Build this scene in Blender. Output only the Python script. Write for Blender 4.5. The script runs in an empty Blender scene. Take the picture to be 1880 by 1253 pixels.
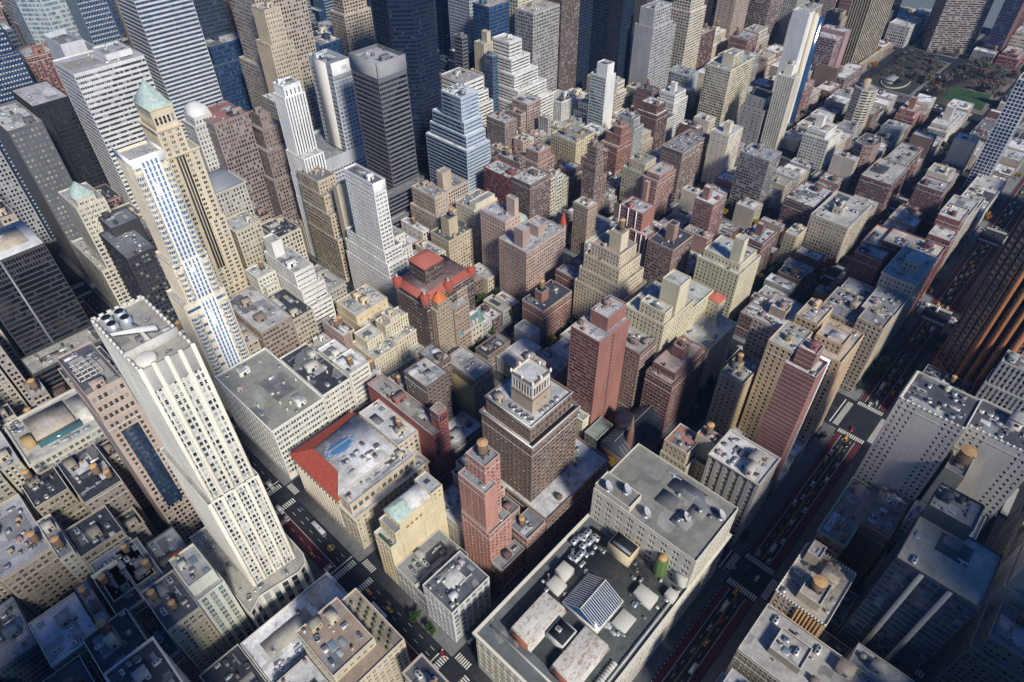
import bpy, math, random
import numpy as np
from mathutils import Vector, Matrix
R=random.Random(7)
# ---------------------------------------------------------------- camera, sky, sun, exposure
sc=bpy.context.scene
COL=sc.collection
CAM=np.array([-71.344,-28.2554,356.3815])
AZ,TI,RO=0.8126,0.7479,-0.0104
def cam_axes():
    f=np.array([math.sin(AZ)*math.cos(TI),math.cos(AZ)*math.cos(TI),-math.sin(TI)])
    r=np.array([math.cos(AZ),-math.sin(AZ),0.]);u=np.cross(r,f)
    return math.cos(RO)*r+math.sin(RO)*u,-math.sin(RO)*r+math.cos(RO)*u,f
RX,UP,FW=cam_axes()
cd=bpy.data.cameras.new('camera');co=bpy.data.objects.new('camera',cd);COL.objects.link(co)
cd.sensor_fit='HORIZONTAL';cd.sensor_width=36;cd.lens=36*1218.03/1880
cd.clip_start=1;cd.clip_end=20000
m=Matrix.Identity(4)
for i in range(3):
    m[i][0]=RX[i];m[i][1]=UP[i];m[i][2]=-FW[i];m[i][3]=CAM[i]
co.matrix_world=m
sc.camera=co
SUN_AZ=math.atan2(-0.30,-0.955);SUN_EL=math.radians(41)
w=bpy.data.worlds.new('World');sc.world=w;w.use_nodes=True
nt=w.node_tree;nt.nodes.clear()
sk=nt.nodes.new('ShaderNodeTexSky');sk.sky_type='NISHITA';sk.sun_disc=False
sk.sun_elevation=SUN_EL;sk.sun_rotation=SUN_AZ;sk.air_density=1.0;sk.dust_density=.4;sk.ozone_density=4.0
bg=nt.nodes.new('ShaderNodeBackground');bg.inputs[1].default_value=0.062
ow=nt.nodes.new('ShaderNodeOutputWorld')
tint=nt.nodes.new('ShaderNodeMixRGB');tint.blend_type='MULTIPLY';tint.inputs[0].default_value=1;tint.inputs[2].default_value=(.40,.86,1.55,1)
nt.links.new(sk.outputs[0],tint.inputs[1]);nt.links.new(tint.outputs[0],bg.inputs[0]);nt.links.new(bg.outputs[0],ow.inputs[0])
sd=bpy.data.lights.new('sun','SUN');sd.energy=5.0;sd.angle=math.radians(9);sd.color=(1,.945,.84)
so=bpy.data.objects.new('sun',sd);COL.objects.link(so)
sv=Vector((math.sin(SUN_AZ)*math.cos(SUN_EL),math.cos(SUN_AZ)*math.cos(SUN_EL),math.sin(SUN_EL)))
so.rotation_euler=sv.to_track_quat('Z','Y').to_euler();so.location=(0,0,900)
vs=sc.view_settings;vs.view_transform='Standard';vs.look='None';vs.exposure=-0.05;vs.gamma=1
sc.cycles.max_bounces=4;sc.cycles.diffuse_bounces=2;sc.cycles.glossy_bounces=2;sc.cycles.transmission_bounces=2
sc.cycles.use_adaptive_sampling=True;sc.cycles.adaptive_threshold=0.02
def px(x,y,z):
    d=np.array([x,y,z])-CAM;k=d@FW
    if k<1: return (-9999,-9999,k)
    return (940+1218.03*(d@RX)/k,626.5-1218.03*(d@UP)/k,k)
# ---------------------------------------------------------------- materials
MATS={}
class NT:
    def __init__(s,name):
        s.m=bpy.data.materials.new(name);s.m.use_nodes=True;s.t=s.m.node_tree;s.t.nodes.clear()
        s.o=s.t.nodes.new('ShaderNodeOutputMaterial');s.b=s.t.nodes.new('ShaderNodeBsdfPrincipled')
        s.l(s.b.outputs[0],s.o.inputs[0]);MATS[name]=s.m
    def n(s,t,**k):
        x=s.t.nodes.new('ShaderNode'+t)
        for a,v in k.items(): setattr(x,a,v)
        return x
    def l(s,a,b): s.t.links.new(a,b)
    def inp(s,i,v):
        if hasattr(v,'links'): s.l(v,i)
        else: i.default_value=v
    def math(s,op,a,b=0.,c=0.):
        x=s.n('Math',operation=op);s.inp(x.inputs[0],a);s.inp(x.inputs[1],b);s.inp(x.inputs[2],c);return x.outputs[0]
    def ramp(s,f,pts):
        x=s.n('ValToRGB');e=x.color_ramp.elements
        while len(e)<len(pts): e.new(.5)
        for i,(p,c) in enumerate(pts):
            e[i].position=p;e[i].color=(*c,1) if len(c)==3 else c
        s.inp(x.inputs[0],f);return x.outputs[0]
    def mix(s,f,a,b,mode='MIX'):
        x=s.n('MixRGB',blend_type=mode);s.inp(x.inputs[0],f)
        for i,v in ((1,a),(2,b)):
            if isinstance(v,tuple): v=(*v,1) if len(v)==3 else v
            s.inp(x.inputs[i],v)
        return x.outputs[0]
    def coord(s,scale=(1,1,1)):
        g=s.n('NewGeometry');o=s.n('ObjectInfo')
        mp=s.n('Mapping');mp.inputs['Scale'].default_value=scale;s.l(g.outputs['Position'],mp.inputs[0])
        return mp.outputs[0]
    def noise(s,vec,sc=1.,det=3.,ro=.55):
        x=s.n('TexNoise');x.inputs['Scale'].default_value=sc;x.inputs['Detail'].default_value=det;x.inputs['Roughness'].default_value=ro
        s.l(vec,x.inputs['Vector']);return x.outputs[0]
    def set(s,col=None,rough=None,metal=None,spec=None):
        if col is not None:
            if isinstance(col,tuple): s.b.inputs['Base Color'].default_value=(*col,1)
            else: s.l(col,s.b.inputs['Base Color'])
        if rough is not None: s.inp(s.b.inputs['Roughness'],rough)
        if metal is not None: s.b.inputs['Metallic'].default_value=metal
        if spec is not None: s.b.inputs['Specular IOR Level'].default_value=spec
def objcol(s): return s.n('ObjectInfo').outputs['Color']
def m_wall(name,rough=.85,amt=.62,fine=.40):
    s=NT(name);c=objcol(s)
    n1=s.noise(s.coord((.08,.08,.03)),1.,5,.65)
    n2=s.noise(s.coord((.9,.9,.07)),1.,4,.7)
    n3=s.noise(s.coord((1.6,1.6,2.6)),1.,2)
    f=s.math('ADD',s.math('MULTIPLY',n1,amt*1.25),s.math('MULTIPLY',n2,amt*.75))
    f=s.math('ADD',f,s.math('MULTIPLY',n3,fine))
    f=s.math('ADD',f,1.-amt-fine*.5)
    r=s.n('ObjectInfo').outputs['Random']
    k=s.n('CombineColor');s.l(f,k.inputs[0]);s.l(s.math('MULTIPLY',f,.985),k.inputs[1]);s.l(s.math('MULTIPLY',f,.97),k.inputs[2])
    s.set(s.mix(1.,c,k.outputs[0],'MULTIPLY'),rough,spec=.25);return s
m_wall('masonry');m_wall('smooth_panel',.55,.12,.06);m_wall('painted',.6,.25,.1)
def m_metal(): 
    s=NT('metal');c=objcol(s);n=s.noise(s.coord((.8,.8,.8)),1.,4)
    s.set(s.mix(s.math('MULTIPLY',n,.4),c,(.2,.19,.18)),.45,.35);return s
m_metal()
def m_roof():
    s=NT('roofing');c=objcol(s)
    oi=s.n('ObjectInfo').outputs['Random']
    g=s.n('NewGeometry');ad=s.n('VectorMath',operation='ADD');k=s.n('CombineXYZ')
    s.l(s.math('MULTIPLY',oi,900.),k.inputs[0]);s.l(s.math('MULTIPLY',oi,370.),k.inputs[1])
    s.l(g.outputs['Position'],ad.inputs[0]);s.l(k.outputs[0],ad.inputs[1]);sv_=s.n('VectorMath',operation='SCALE');s.l(ad.outputs[0],sv_.inputs[0]);s.l(s.math('ADD',.55,s.math('MULTIPLY',s.math('FRACT',s.math('MULTIPLY',oi,13.7)),1.3)),sv_.inputs['Scale']);v=sv_.outputs[0]
    big=s.noise(v,.07,5,.65);mid=s.noise(v,.3,5,.7);fin=s.noise(v,1.4,3,.7)
    vo=s.n('TexVoronoi',feature='F1',distance='CHEBYCHEV');vo.inputs['Scale'].default_value=.11;s.l(v,vo.inputs['Vector'])
    cell=s.n('SeparateColor');s.l(vo.outputs['Color'],cell.inputs[0])
    pat=s.math('MULTIPLY',s.math('GREATER_THAN',cell.outputs[0],.78),.5)
    col=s.mix(pat,c,s.mix(cell.outputs[1],(.05,.055,.065),(.45,.44,.42)))
    stain=s.ramp(mid,[(.40,(0,0,0)),(.62,(1,1,1))])
    col=s.mix(s.math('MULTIPLY',stain,.30),col,(.10,.10,.11))
    br=s.ramp(big,[(.35,(.74,.74,.74)),(.7,(1.2,1.2,1.2))])
    col=s.mix(1.,col,br,'MULTIPLY')
    sp=s.ramp(fin,[(.62,(0,0,0)),(.72,(1,1,1))])
    col=s.mix(s.math('MULTIPLY',sp,.45),col,(.03,.03,.035))
    # sheet seams
    bk=s.n('TexBrick');bk.inputs['Scale'].default_value=.22;bk.inputs['Mortar Size'].default_value=.012
    for i in (1,2): bk.inputs[i].default_value=(1,1,1,1)
    bk.inputs[3].default_value=(.55,.55,.55,1);s.l(v,bk.inputs[0])
    col=s.mix(.6,col,bk.outputs[0],'MULTIPLY')
    s.set(col,.8,spec=.3)
m_roof()
def m_glass(name,dark,lite,tint,pl=.22,rough=.12,spec=.9):
    s=NT(name);g=s.n('NewGeometry');o=s.n('ObjectInfo')
    r=s.math('FRACT',s.math('ADD',g.outputs['Random Per Island'],s.math('MULTIPLY',o.outputs['Random'],7.31)))
    c=s.ramp(r,[(0,dark),(1-pl-.25,tint),(1-pl,dark),(1-pl+.02,lite),(1,tuple(x*.55 for x in lite))])
    c.node.color_ramp.interpolation='LINEAR'
    ro=s.ramp(r,[(1-pl,(rough,)*3),(1-pl+.03,(.5,)*3)])
    s.set(c,ro,spec=spec)
m_glass('window_glass',(.008,.012,.022),(.34,.35,.35),(.022,.032,.05),.26)
m_glass('blue_glass',(.010,.028,.075),(.05,.10,.19),(.022,.06,.14),.15,.08)
m_glass('sky_glass',(.035,.10,.23),(.30,.42,.52),(.07,.17,.34),.3,.1)
m_glass('green_glass',(.03,.09,.10),(.22,.33,.32),(.07,.17,.18),.3,.1)
m_glass('black_glass',(.004,.006,.012),(.03,.035,.05),(.008,.012,.022),.12,.1)
m_glass('pale_glass',(.10,.14,.18),(.45,.47,.45),(.25,.31,.34),.4,.15)
m_glass('mixed_glass',(.012,.016,.024),(.50,.52,.50),(.05,.07,.09),.45,.12)
def m_flat(name,col,rough=.8,var=.3,scale=.4,spec=.3,metal=0.):
    s=NT(name);n=s.noise(s.coord((scale,)*3),1.,5,.65)
    k=s.ramp(n,[(.25,(1-var,)*3),(.75,(1+var,)*3)])
    s.set(s.mix(1.,(*col,1),k,'MULTIPLY'),rough,metal,spec)
m_flat('asphalt',(.018,.021,.028),.85,.30,.12)
m_flat('bus_lane_paint',(.085,.018,.028),.8,.35,.3)
m_flat('road_paint',(.62,.60,.55),.7,.25,.8)
m_flat('yellow_paint',(.50,.30,.05),.7,.25,.8)
m_flat('concrete',(.12,.12,.125),.85,.35,.25)
m_flat('yard',(.035,.038,.035),.9,.5,.12)
m_flat('lawn',(.025,.065,.025),.9,.5,.06)
m_flat('park_soil',(.11,.095,.08),.95,.4,.06)
m_flat('tank_wood',(.20,.13,.085),.85,.3,1.2)
m_flat('tank_lid',(.50,.30,.14),.75,.25,.9)
m_flat('bark',(.06,.05,.045),.9,.3,1.)
m_flat('rubber',(.015,.015,.016),.8,.2,1.)
m_flat('slate',(.030,.040,.060),.6,.35,.5)
m_flat('red_tile',(.36,.075,.05),.8,.4,.9)
m_flat('copper',(.40,.50,.45),.75,.35,.5)
m_flat('black_tar',(.012,.015,.022),.75,.4,.2)
def m_water():
    s=NT('water');n=s.noise(s.coord((.05,.12,.05)),1.,4);b=s.n('Bump');b.inputs['Strength'].default_value=.3
    s.l(n,b.inputs['Height']);s.l(b.outputs[0],s.b.inputs['Normal']);s.set((.16,.17,.17),.45,spec=.4)
m_water()
def m_leaf():
    s=NT('foliage');c=objcol(s);g=s.n('NewGeometry')
    k=s.ramp(g.outputs['Random Per Island'],[(0,(.55,.55,.5)),(1,(1.5,1.45,1.2))])
    s.set(s.mix(1.,c,k,'MULTIPLY'),.8,spec=.2)
m_leaf()
def m_car():
    s=NT('car_paint');s.set(objcol(s),.3,.1,.6)
m_car()
def m_rust():
    s=NT('peeling_roof');v=s.coord((.35,.8,1.));n=s.noise(v,1.,5,.75);f=s.ramp(n,[(.52,(0,0,0)),(.60,(1,1,1))])
    n2=s.noise(s.coord((.1,.1,.1)),1.,4)
    s.set(s.mix(s.math('MULTIPLY',f,.8),s.ramp(n2,[(.3,(.50,.48,.42)),(.7,(.66,.64,.58))]),(.28,.13,.07)),.8)
m_rust()
def m_lines():
    # salmon brick with thin pale string courses
    s=NT('lined_brick');c=objcol(s);g=s.n('NewGeometry');sp=s.n('SeparateXYZ');s.l(g.outputs['Position'],sp.inputs[0])
    f=s.math('LESS_THAN',s.math('FRACT',s.math('DIVIDE',sp.outputs[2],3.0)),.13)
    n=s.noise(s.coord((.3,.3,.1)),1.,4);k=s.ramp(n,[(.3,(.8,.8,.8)),(.7,(1.15,1.15,1.15))])
    s.set(s.mix(s.math('MULTIPLY',f,.75),s.mix(1.,c,k,'MULTIPLY'),(.62,.55,.48)),.8)
m_lines()
# ---------------------------------------------------------------- mesh helpers
class MB:
    """collects quads, links them as one mesh object"""
    def __init__(s): s.q=[];s.mi=[];s.pv=[];s.pf=[];s.pm=[]
    def quads(s,a,mi=0):
        a=np.asarray(a,dtype=np.float32).reshape(-1,4,3)
        if len(a): s.q.append(a);s.mi.append(np.full(len(a),mi,np.int32))
    def poly(s,pts,mi=0):
        i=len(s.pv);s.pv+= [tuple(p) for p in pts];s.pf.append(list(range(i,i+len(pts))));s.pm.append(mi)
    def mesh(s,vs,fs,mi=0):
        i=len(s.pv);s.pv+=[tuple(v) for v in vs]
        for f in fs: s.pf.append([i+k for k in f]);s.pm.append(mi)
    def box(s,x0,x1,y0,y1,z0,z1,mi=0,bottom=False):
        v=[(x0,y0,z0),(x1,y0,z0),(x1,y1,z0),(x0,y1,z0),(x0,y0,z1),(x1,y0,z1),(x1,y1,z1),(x0,y1,z1)]
        f=[(0,1,5,4),(1,2,6,5),(2,3,7,6),(3,0,4,7),(4,5,6,7)]
        if bottom: f.append((3,2,1,0))
        s.mesh(v,f,mi)
    def prism(s,pts,z0,z1,mi=0,cap=True):
        n=len(pts);v=[(x,y,z0) for x,y in pts]+[(x,y,z1) for x,y in pts]
        f=[(i,(i+1)%n,n+(i+1)%n,n+i) for i in range(n)]
        if cap: f.append(tuple(range(n,2*n)))
        s.mesh(v,f,mi)
    def frust(s,p0,z0,p1,z1,mi=0,cap=True):
        n=len(p0);v=[(x,y,z0) for x,y in p0]+[(x,y,z1) for x,y in p1]
        f=[(i,(i+1)%n,n+(i+1)%n,n+i) for i in range(n)]
        if cap: f.append(tuple(range(n,2*n)))
        s.mesh(v,f,mi)
    def cyl(s,x,y,r,z0,z1,n=14,mi=0,r1=None,cap=True):
        r1=r if r1 is None else r1
        a=[(math.cos(2*math.pi*i/n),math.sin(2*math.pi*i/n)) for i in range(n)]
        s.frust([(x+r*c,y+r*t) for c,t in a],z0,[(x+r1*c,y+r1*t) for c,t in a],z1,mi,cap)
    def tube(s,p,q,r,n=6,mi=0,r1=None):
        p=Vector(p);q=Vector(q);d=(q-p)
        if d.length<1e-6: return
        d.normalize();a=d.orthogonal().normalized();b=d.cross(a);r1=r if r1 is None else r1
        v=[];
        for c,rr in ((p,r),(q,r1)):
            for i in range(n):
                t=2*math.pi*i/n;v.append(tuple(c+a*(rr*math.cos(t))+b*(rr*math.sin(t))))
        s.mesh(v,[(i,(i+1)%n,n+(i+1)%n,n+i) for i in range(n)],mi)
    def empty(s): return not s.q and not s.pf
    def data(s,name,mats):
        me=bpy.data.meshes.new(name)
        nq=sum(len(a) for a in s.q);npv=len(s.pv);nv=nq*4+npv
        co=np.zeros((nv,3),np.float32)
        if nq: co[:nq*4]=np.concatenate(s.q).reshape(-1,3)
        if npv: co[nq*4:]=np.array(s.pv,np.float32)
        lens=np.array([4]*nq+[len(f) for f in s.pf],np.int32)
        li=np.concatenate([np.arange(nq*4,dtype=np.int32)]+[np.array(f,np.int32)+nq*4 for f in s.pf]) if (nq or s.pf) else np.zeros(0,np.int32)
        me.vertices.add(nv);me.vertices.foreach_set('co',co.ravel())
        me.loops.add(len(li));me.loops.foreach_set('vertex_index',li)
        me.polygons.add(len(lens));st=np.concatenate([[0],np.cumsum(lens)[:-1]]).astype(np.int32) if len(lens) else lens
        me.polygons.foreach_set('loop_start',st)
        for k in mats: me.materials.append(MATS[k])
        if len(mats)>1:
            mi=np.concatenate(s.mi+[np.array(s.pm,np.int32)]) if s.mi else np.array(s.pm,np.int32)
            me.polygons.foreach_set('material_index',mi.astype(np.int32))
        me.update(calc_edges=True);return me
    def build(s,name,mats,parent=None,color=None,loc=None):
        if s.empty(): return None
        if isinstance(mats,str): mats=[mats]
        return link(name,s.data(name,mats),parent,color,loc)
def link(name,me,parent=None,color=None,loc=None,rz=0.,scale=None):
    o=bpy.data.objects.new(name,me);COL.objects.link(o)
    if parent is not None: o.parent=parent
    if color is not None: o.color=(*color,1)
    if loc is not None: o.location=loc
    if rz: o.rotation_euler=(0,0,rz)
    if scale is not None: o.scale=scale
    return o
LABELS=set()
def tag(o,label=None,cat=None,group=None,kind=None):
    if label: o['label']=label;LABELS.add(label)
    if cat: o['category']=cat
    if group: o['group']=group
    if kind: o['kind']=kind
    return o
def rect(u0,u1,v0,v1): return [(u0,v0),(u1,v0),(u1,v1),(u0,v1)]
def inset(pts,d):
    n=len(pts);out=[]
    for i in range(n):
        a=Vector(pts[i-1]);b=Vector(pts[i]);c=Vector(pts[(i+1)%n])
        e1=(b-a).normalized();e2=(c-b).normalized()
        n1=Vector((-e1.y,e1.x));n2=Vector((-e2.y,e2.x))
        k=n1+n2;L=k.length_squared
        k=k*(2*d/max(L,.3)) if L>1e-6 else n1*d
        out.append((b.x+k.x,b.y+k.y))
    return out
def area(p): return .5*sum(p[i-1][0]*p[i][1]-p[i][0]*p[i-1][1] for i in range(len(p)))
# ---------------------------------------------------------------- facades
WIN={}
def window_mesh(w,h,mat,kind):
    k=(round(w,2),round(h,2),mat,kind)
    if k in WIN: return WIN[k]
    b=MB();t=min(.12,w*.1)
    x=w/2;z=h/2
    b.quads([[(-x+t,0,-z+t),(x-t,0,-z+t),(x-t,0,z-t),(-x+t,0,z-t)]],0)
    f=-.05
    fr=[(-x,-x+t,-z,z),(x-t,x,-z,z),(-x+t,x-t,-z,-z+t),(-x+t,x-t,z-t,z)]
    if kind=='sash': fr.append((-x+t,x-t,-.05,.06))
    if kind=='sash' and w>1.7: fr.append((-.06,.06,-z+t,z-t))
    b.quads([[(a,f,c),(d,f,c),(d,f,e),(a,f,e)] for a,d,c,e in fr],1)
    me=b.data('window',[mat,'painted']);WIN[k]=me;return me
def _q(p0,d,n,x0,x1,z0,z1,dep):
    x0,x1,z0,z1,dep=np.broadcast_arrays(*[np.asarray(a,np.float32) for a in (x0,x1,z0,z1,dep)])
    x0=x0.ravel();x1=x1.ravel();z0=z0.ravel();z1=z1.ravel();dep=dep.ravel()
    out=np.zeros((len(x0),4,3),np.float32)
    for k,(x,z) in enumerate(((x0,z0),(x1,z0),(x1,z1),(x0,z1))):
        out[:,k,0]=p0[0]+d[0]*x-n[0]*dep;out[:,k,1]=p0[1]+d[1]*x-n[1]*dep;out[:,k,2]=z
    return out
def _rev(p0,d,n,x0,x1,z0,z1,dep,sides=True,tb=True):
    """reveals of openings x0..x1, z0..z1 (flat arrays), from the wall plane to depth dep"""
    def pt(x,z,e): return np.stack([p0[0]+d[0]*x-n[0]*e,p0[1]+d[1]*x-n[1]*e,z],-1)
    Z=np.zeros_like(x0);D=Z+dep;o=[]
    if sides:
        o.append(np.stack([pt(x0,z0,Z),pt(x0,z0,D),pt(x0,z1,D),pt(x0,z1,Z)],1))
        o.append(np.stack([pt(x1,z0,D),pt(x1,z0,Z),pt(x1,z1,Z),pt(x1,z1,D)],1))
    if tb:
        o.append(np.stack([pt(x0,z0,Z),pt(x1,z0,Z),pt(x1,z0,D),pt(x0,z0,D)],1))
        o.append(np.stack([pt(x0,z1,D),pt(x1,z1,D),pt(x1,z1,Z),pt(x0,z1,Z)],1))
    return np.concatenate(o)
def facade(wb,gl,p0,d,n,W,z0,z1,st,near,ph=0.):
    """wall quads to wb (mat 0 wall, 1 trim), window list rows to gl: x,y,z,w,h,nx,ny"""
    kind=st[0]
    top=z1+ph
    if kind=='blank' or W<(2.2 if kind not in('strip','curtain') else .7) or z1-z0<3:
        wb.quads(_q(p0,d,n,0,W,z0,top,0));return
    fw,fh,sx,sz=st[1:5]
    if kind in('punch','pair'): fw*=1.2 if kind=='punch' else 1.08;fh*=1.1
    opt=st[5] if len(st)>5 else {}
    mg=opt.get('m',.6);g=opt.get('g',0);tp=opt.get('t',.5)
    H=z1-z0-g-tp
    nz=max(1,int(H/sz+.15));sz=H/nz
    fh=min(fh,sz-.7 if kind in('punch','pair') else sz-.25)
    if kind in('punch','pair','bay','pier'):
        nx=max(1,int((W-2*mg)/sx+.25));sx2=(W-2*mg)/nx
        fw=min(fw,sx2-.55)
        cx=mg+sx2*(np.arange(nx)+.5)
        if kind=='pair':
            cx=np.concatenate([cx-fw*.56,cx+fw*.56]);cx.sort()
        skip=opt.get('skip')
        if skip: cx=np.array([c for i,c in enumerate(cx) if skip(i,len(cx))])
        if len(cx)==0: wb.quads(_q(p0,d,n,0,W,z0,top,0));return
        zc=z0+g+sz*(np.arange(nz)+.5)
        x0=cx-fw/2;x1=cx+fw/2;a0=zc-fh/2;a1=zc+fh/2
        dep=opt.get('d',.35) if near else -.03
        if kind=='pier':
            dep=opt.get('d',.5)
            xs=np.concatenate([[0],x1]);xe=np.concatenate([x0,[W]])
            wb.quads(_q(p0,d,n,xs,xe,z0,z1,0))
            if ph: wb.quads(_q(p0,d,n,0,W,z1,top,0))
            wb.quads(_q(p0,d,n,x0,x1,z0+0*x0,z1+0*x0,dep+.03),1)
            zz0=np.full_like(x0,z0);zz1=np.full_like(x0,z1)
            wb.quads(_rev(p0,d,n,x0,x1,zz0,zz1,dep,True,True))
            gx0,ga0=np.meshgrid(x0,a0);gx1,ga1=np.meshgrid(x1,a1)
        else:
            gx0,ga0=np.meshgrid(x0,a0);gx1,ga1=np.meshgrid(x1,a1)
            if near:
                zs=np.concatenate([[z0],a1]);ze=np.concatenate([a0,[top]])
                wb.quads(_q(p0,d,n,0,W,zs,ze,0))
                xs=np.concatenate([[0],x1]);xe=np.concatenate([x0,[W]])
                pz0,px0=np.meshgrid(a0,xs);pz1,px1=np.meshgrid(a1,xe)
                wb.quads(_q(p0,d,n,px0,px1,pz0,pz1,0))
                wb.quads(_rev(p0,d,n,gx0.ravel(),gx1.ravel(),ga0.ravel(),ga1.ravel(),dep))
                if nx>2 and opt.get('ac',1):
                    pk=np.random.RandomState(int(abs(p0[0]*7+p0[1]*13+W*5)%99999)).rand(gx0.size)<.10
                    ax=(gx0.ravel()+gx1.ravel())[pk]/2;az=ga0.ravel()[pk]
                    if len(ax):
                        wb.quads(_q(p0,d,n,ax-.34,ax+.34,az,az+.5,-.3),1);wb.quads(_rev(p0,d,n,ax-.34,ax+.34,az,az+.5,-.3),1)
                # sills
                wb.quads(_q(p0,d,n,gx0-.12,gx1+.12,ga0-.22,ga0,-.09),1)
            else:
                wb.quads(_q(p0,d,n,0,W,z0,top,0))
        gx0=gx0.ravel();gx1=gx1.ravel();ga0=ga0.ravel();ga1=ga1.ravel()
        if kind in('punch','pair') and opt.get('belt',1) and nz>4:
            for iz in ((1,nz-1) if int(W*3)%2 else (nz-2,nz) if int(W*5)%3 else (2,)):
                zb=z0+g+sz*iz-.25;ab=[np.array([q]) for q in(0.,W,zb,zb+.42)]
                wb.quads(_q(p0,d,n,*ab,-.16),1);wb.quads(_rev(p0,d,n,*ab,-.16,False,True),1)
        arr=np.zeros((len(gx0),7))
        c=(gx0+gx1)/2
        arr[:,0]=p0[0]+d[0]*c-n[0]*dep;arr[:,1]=p0[1]+d[1]*c-n[1]*dep;arr[:,2]=(ga0+ga1)/2
        arr[:,3]=gx1-gx0;arr[:,4]=ga1-ga0;arr[:,5]=n[0];arr[:,6]=n[1]
        gl.append(arr)
    else: # strip / curtain
        nx=max(1,int((W-2*mg)/sx+.5));sx2=(W-2*mg)/nx
        mull=opt.get('mu',.12);dep=.22 if kind=='strip' else .1
        zc=z0+g+sz*(np.arange(nz)+.5);a0=zc-fh/2;a1=zc+fh/2
        if kind=='strip':
            zs=np.concatenate([[z0],a1]);ze=np.concatenate([a0,[top]])
            wb.quads(_q(p0,d,n,0,W,zs,ze,0))
            o=np.zeros_like(a0)
            wb.quads(_q(p0,d,n,o,o+mg,a0,a1,0));wb.quads(_q(p0,d,n,o+W-mg,o+W,a0,a1,0))
            wb.quads(_rev(p0,d,n,o+mg,o+W-mg,a0,a1,dep+.05))
            wb.quads(_q(p0,d,n,o+mg,o+W-mg,a0,a1,dep+.05),1)
        else:
            wb.quads(_q(p0,d,n,0,W,z0,top,0))
            dep=-.04
        x=mg+sx2*np.arange(nx);x0=x+mull/2;x1=x+sx2-mull/2
        gx0,ga0=np.meshgrid(x0,a0);gx1,ga1=np.meshgrid(x1,a1)
        gx0=gx0.ravel();gx1=gx1.ravel();ga0=ga0.ravel();ga1=ga1.ravel();c=(gx0+gx1)/2
        arr=np.zeros((len(gx0),7))
        arr[:,0]=p0[0]+d[0]*c-n[0]*dep;arr[:,1]=p0[1]+d[1]*c-n[1]*dep;arr[:,2]=(ga0+ga1)/2
        arr[:,3]=gx1-gx0;arr[:,4]=ga1-ga0;arr[:,5]=n[0];arr[:,6]=n[1]
        gl.append(arr)
        fin=opt.get('fin')
        if fin:
            b=MB()
            for xx in np.linspace(0,W,max(2,int(W/fin)+1)):
                wb.quads(_q(p0,d,n,[xx-.18],[xx+.18],[z0],[top],-.4),1)
                wb.quads(_rev(p0,d,n,np.array([xx-.18]),np.array([xx+.18]),np.array([z0]),np.array([top]),-.4,True,False),1)
m_flat('dark_spandrel',(.025,.028,.034),.5,.25,.3);m_flat('pale_trim',(.55,.53,.48),.8,.25,.3);m_flat('blue_spandrel',(.03,.07,.15),.4,.25,.2);m_flat('grey_trim',(.24,.25,.26),.7,.25,.3)
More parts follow.
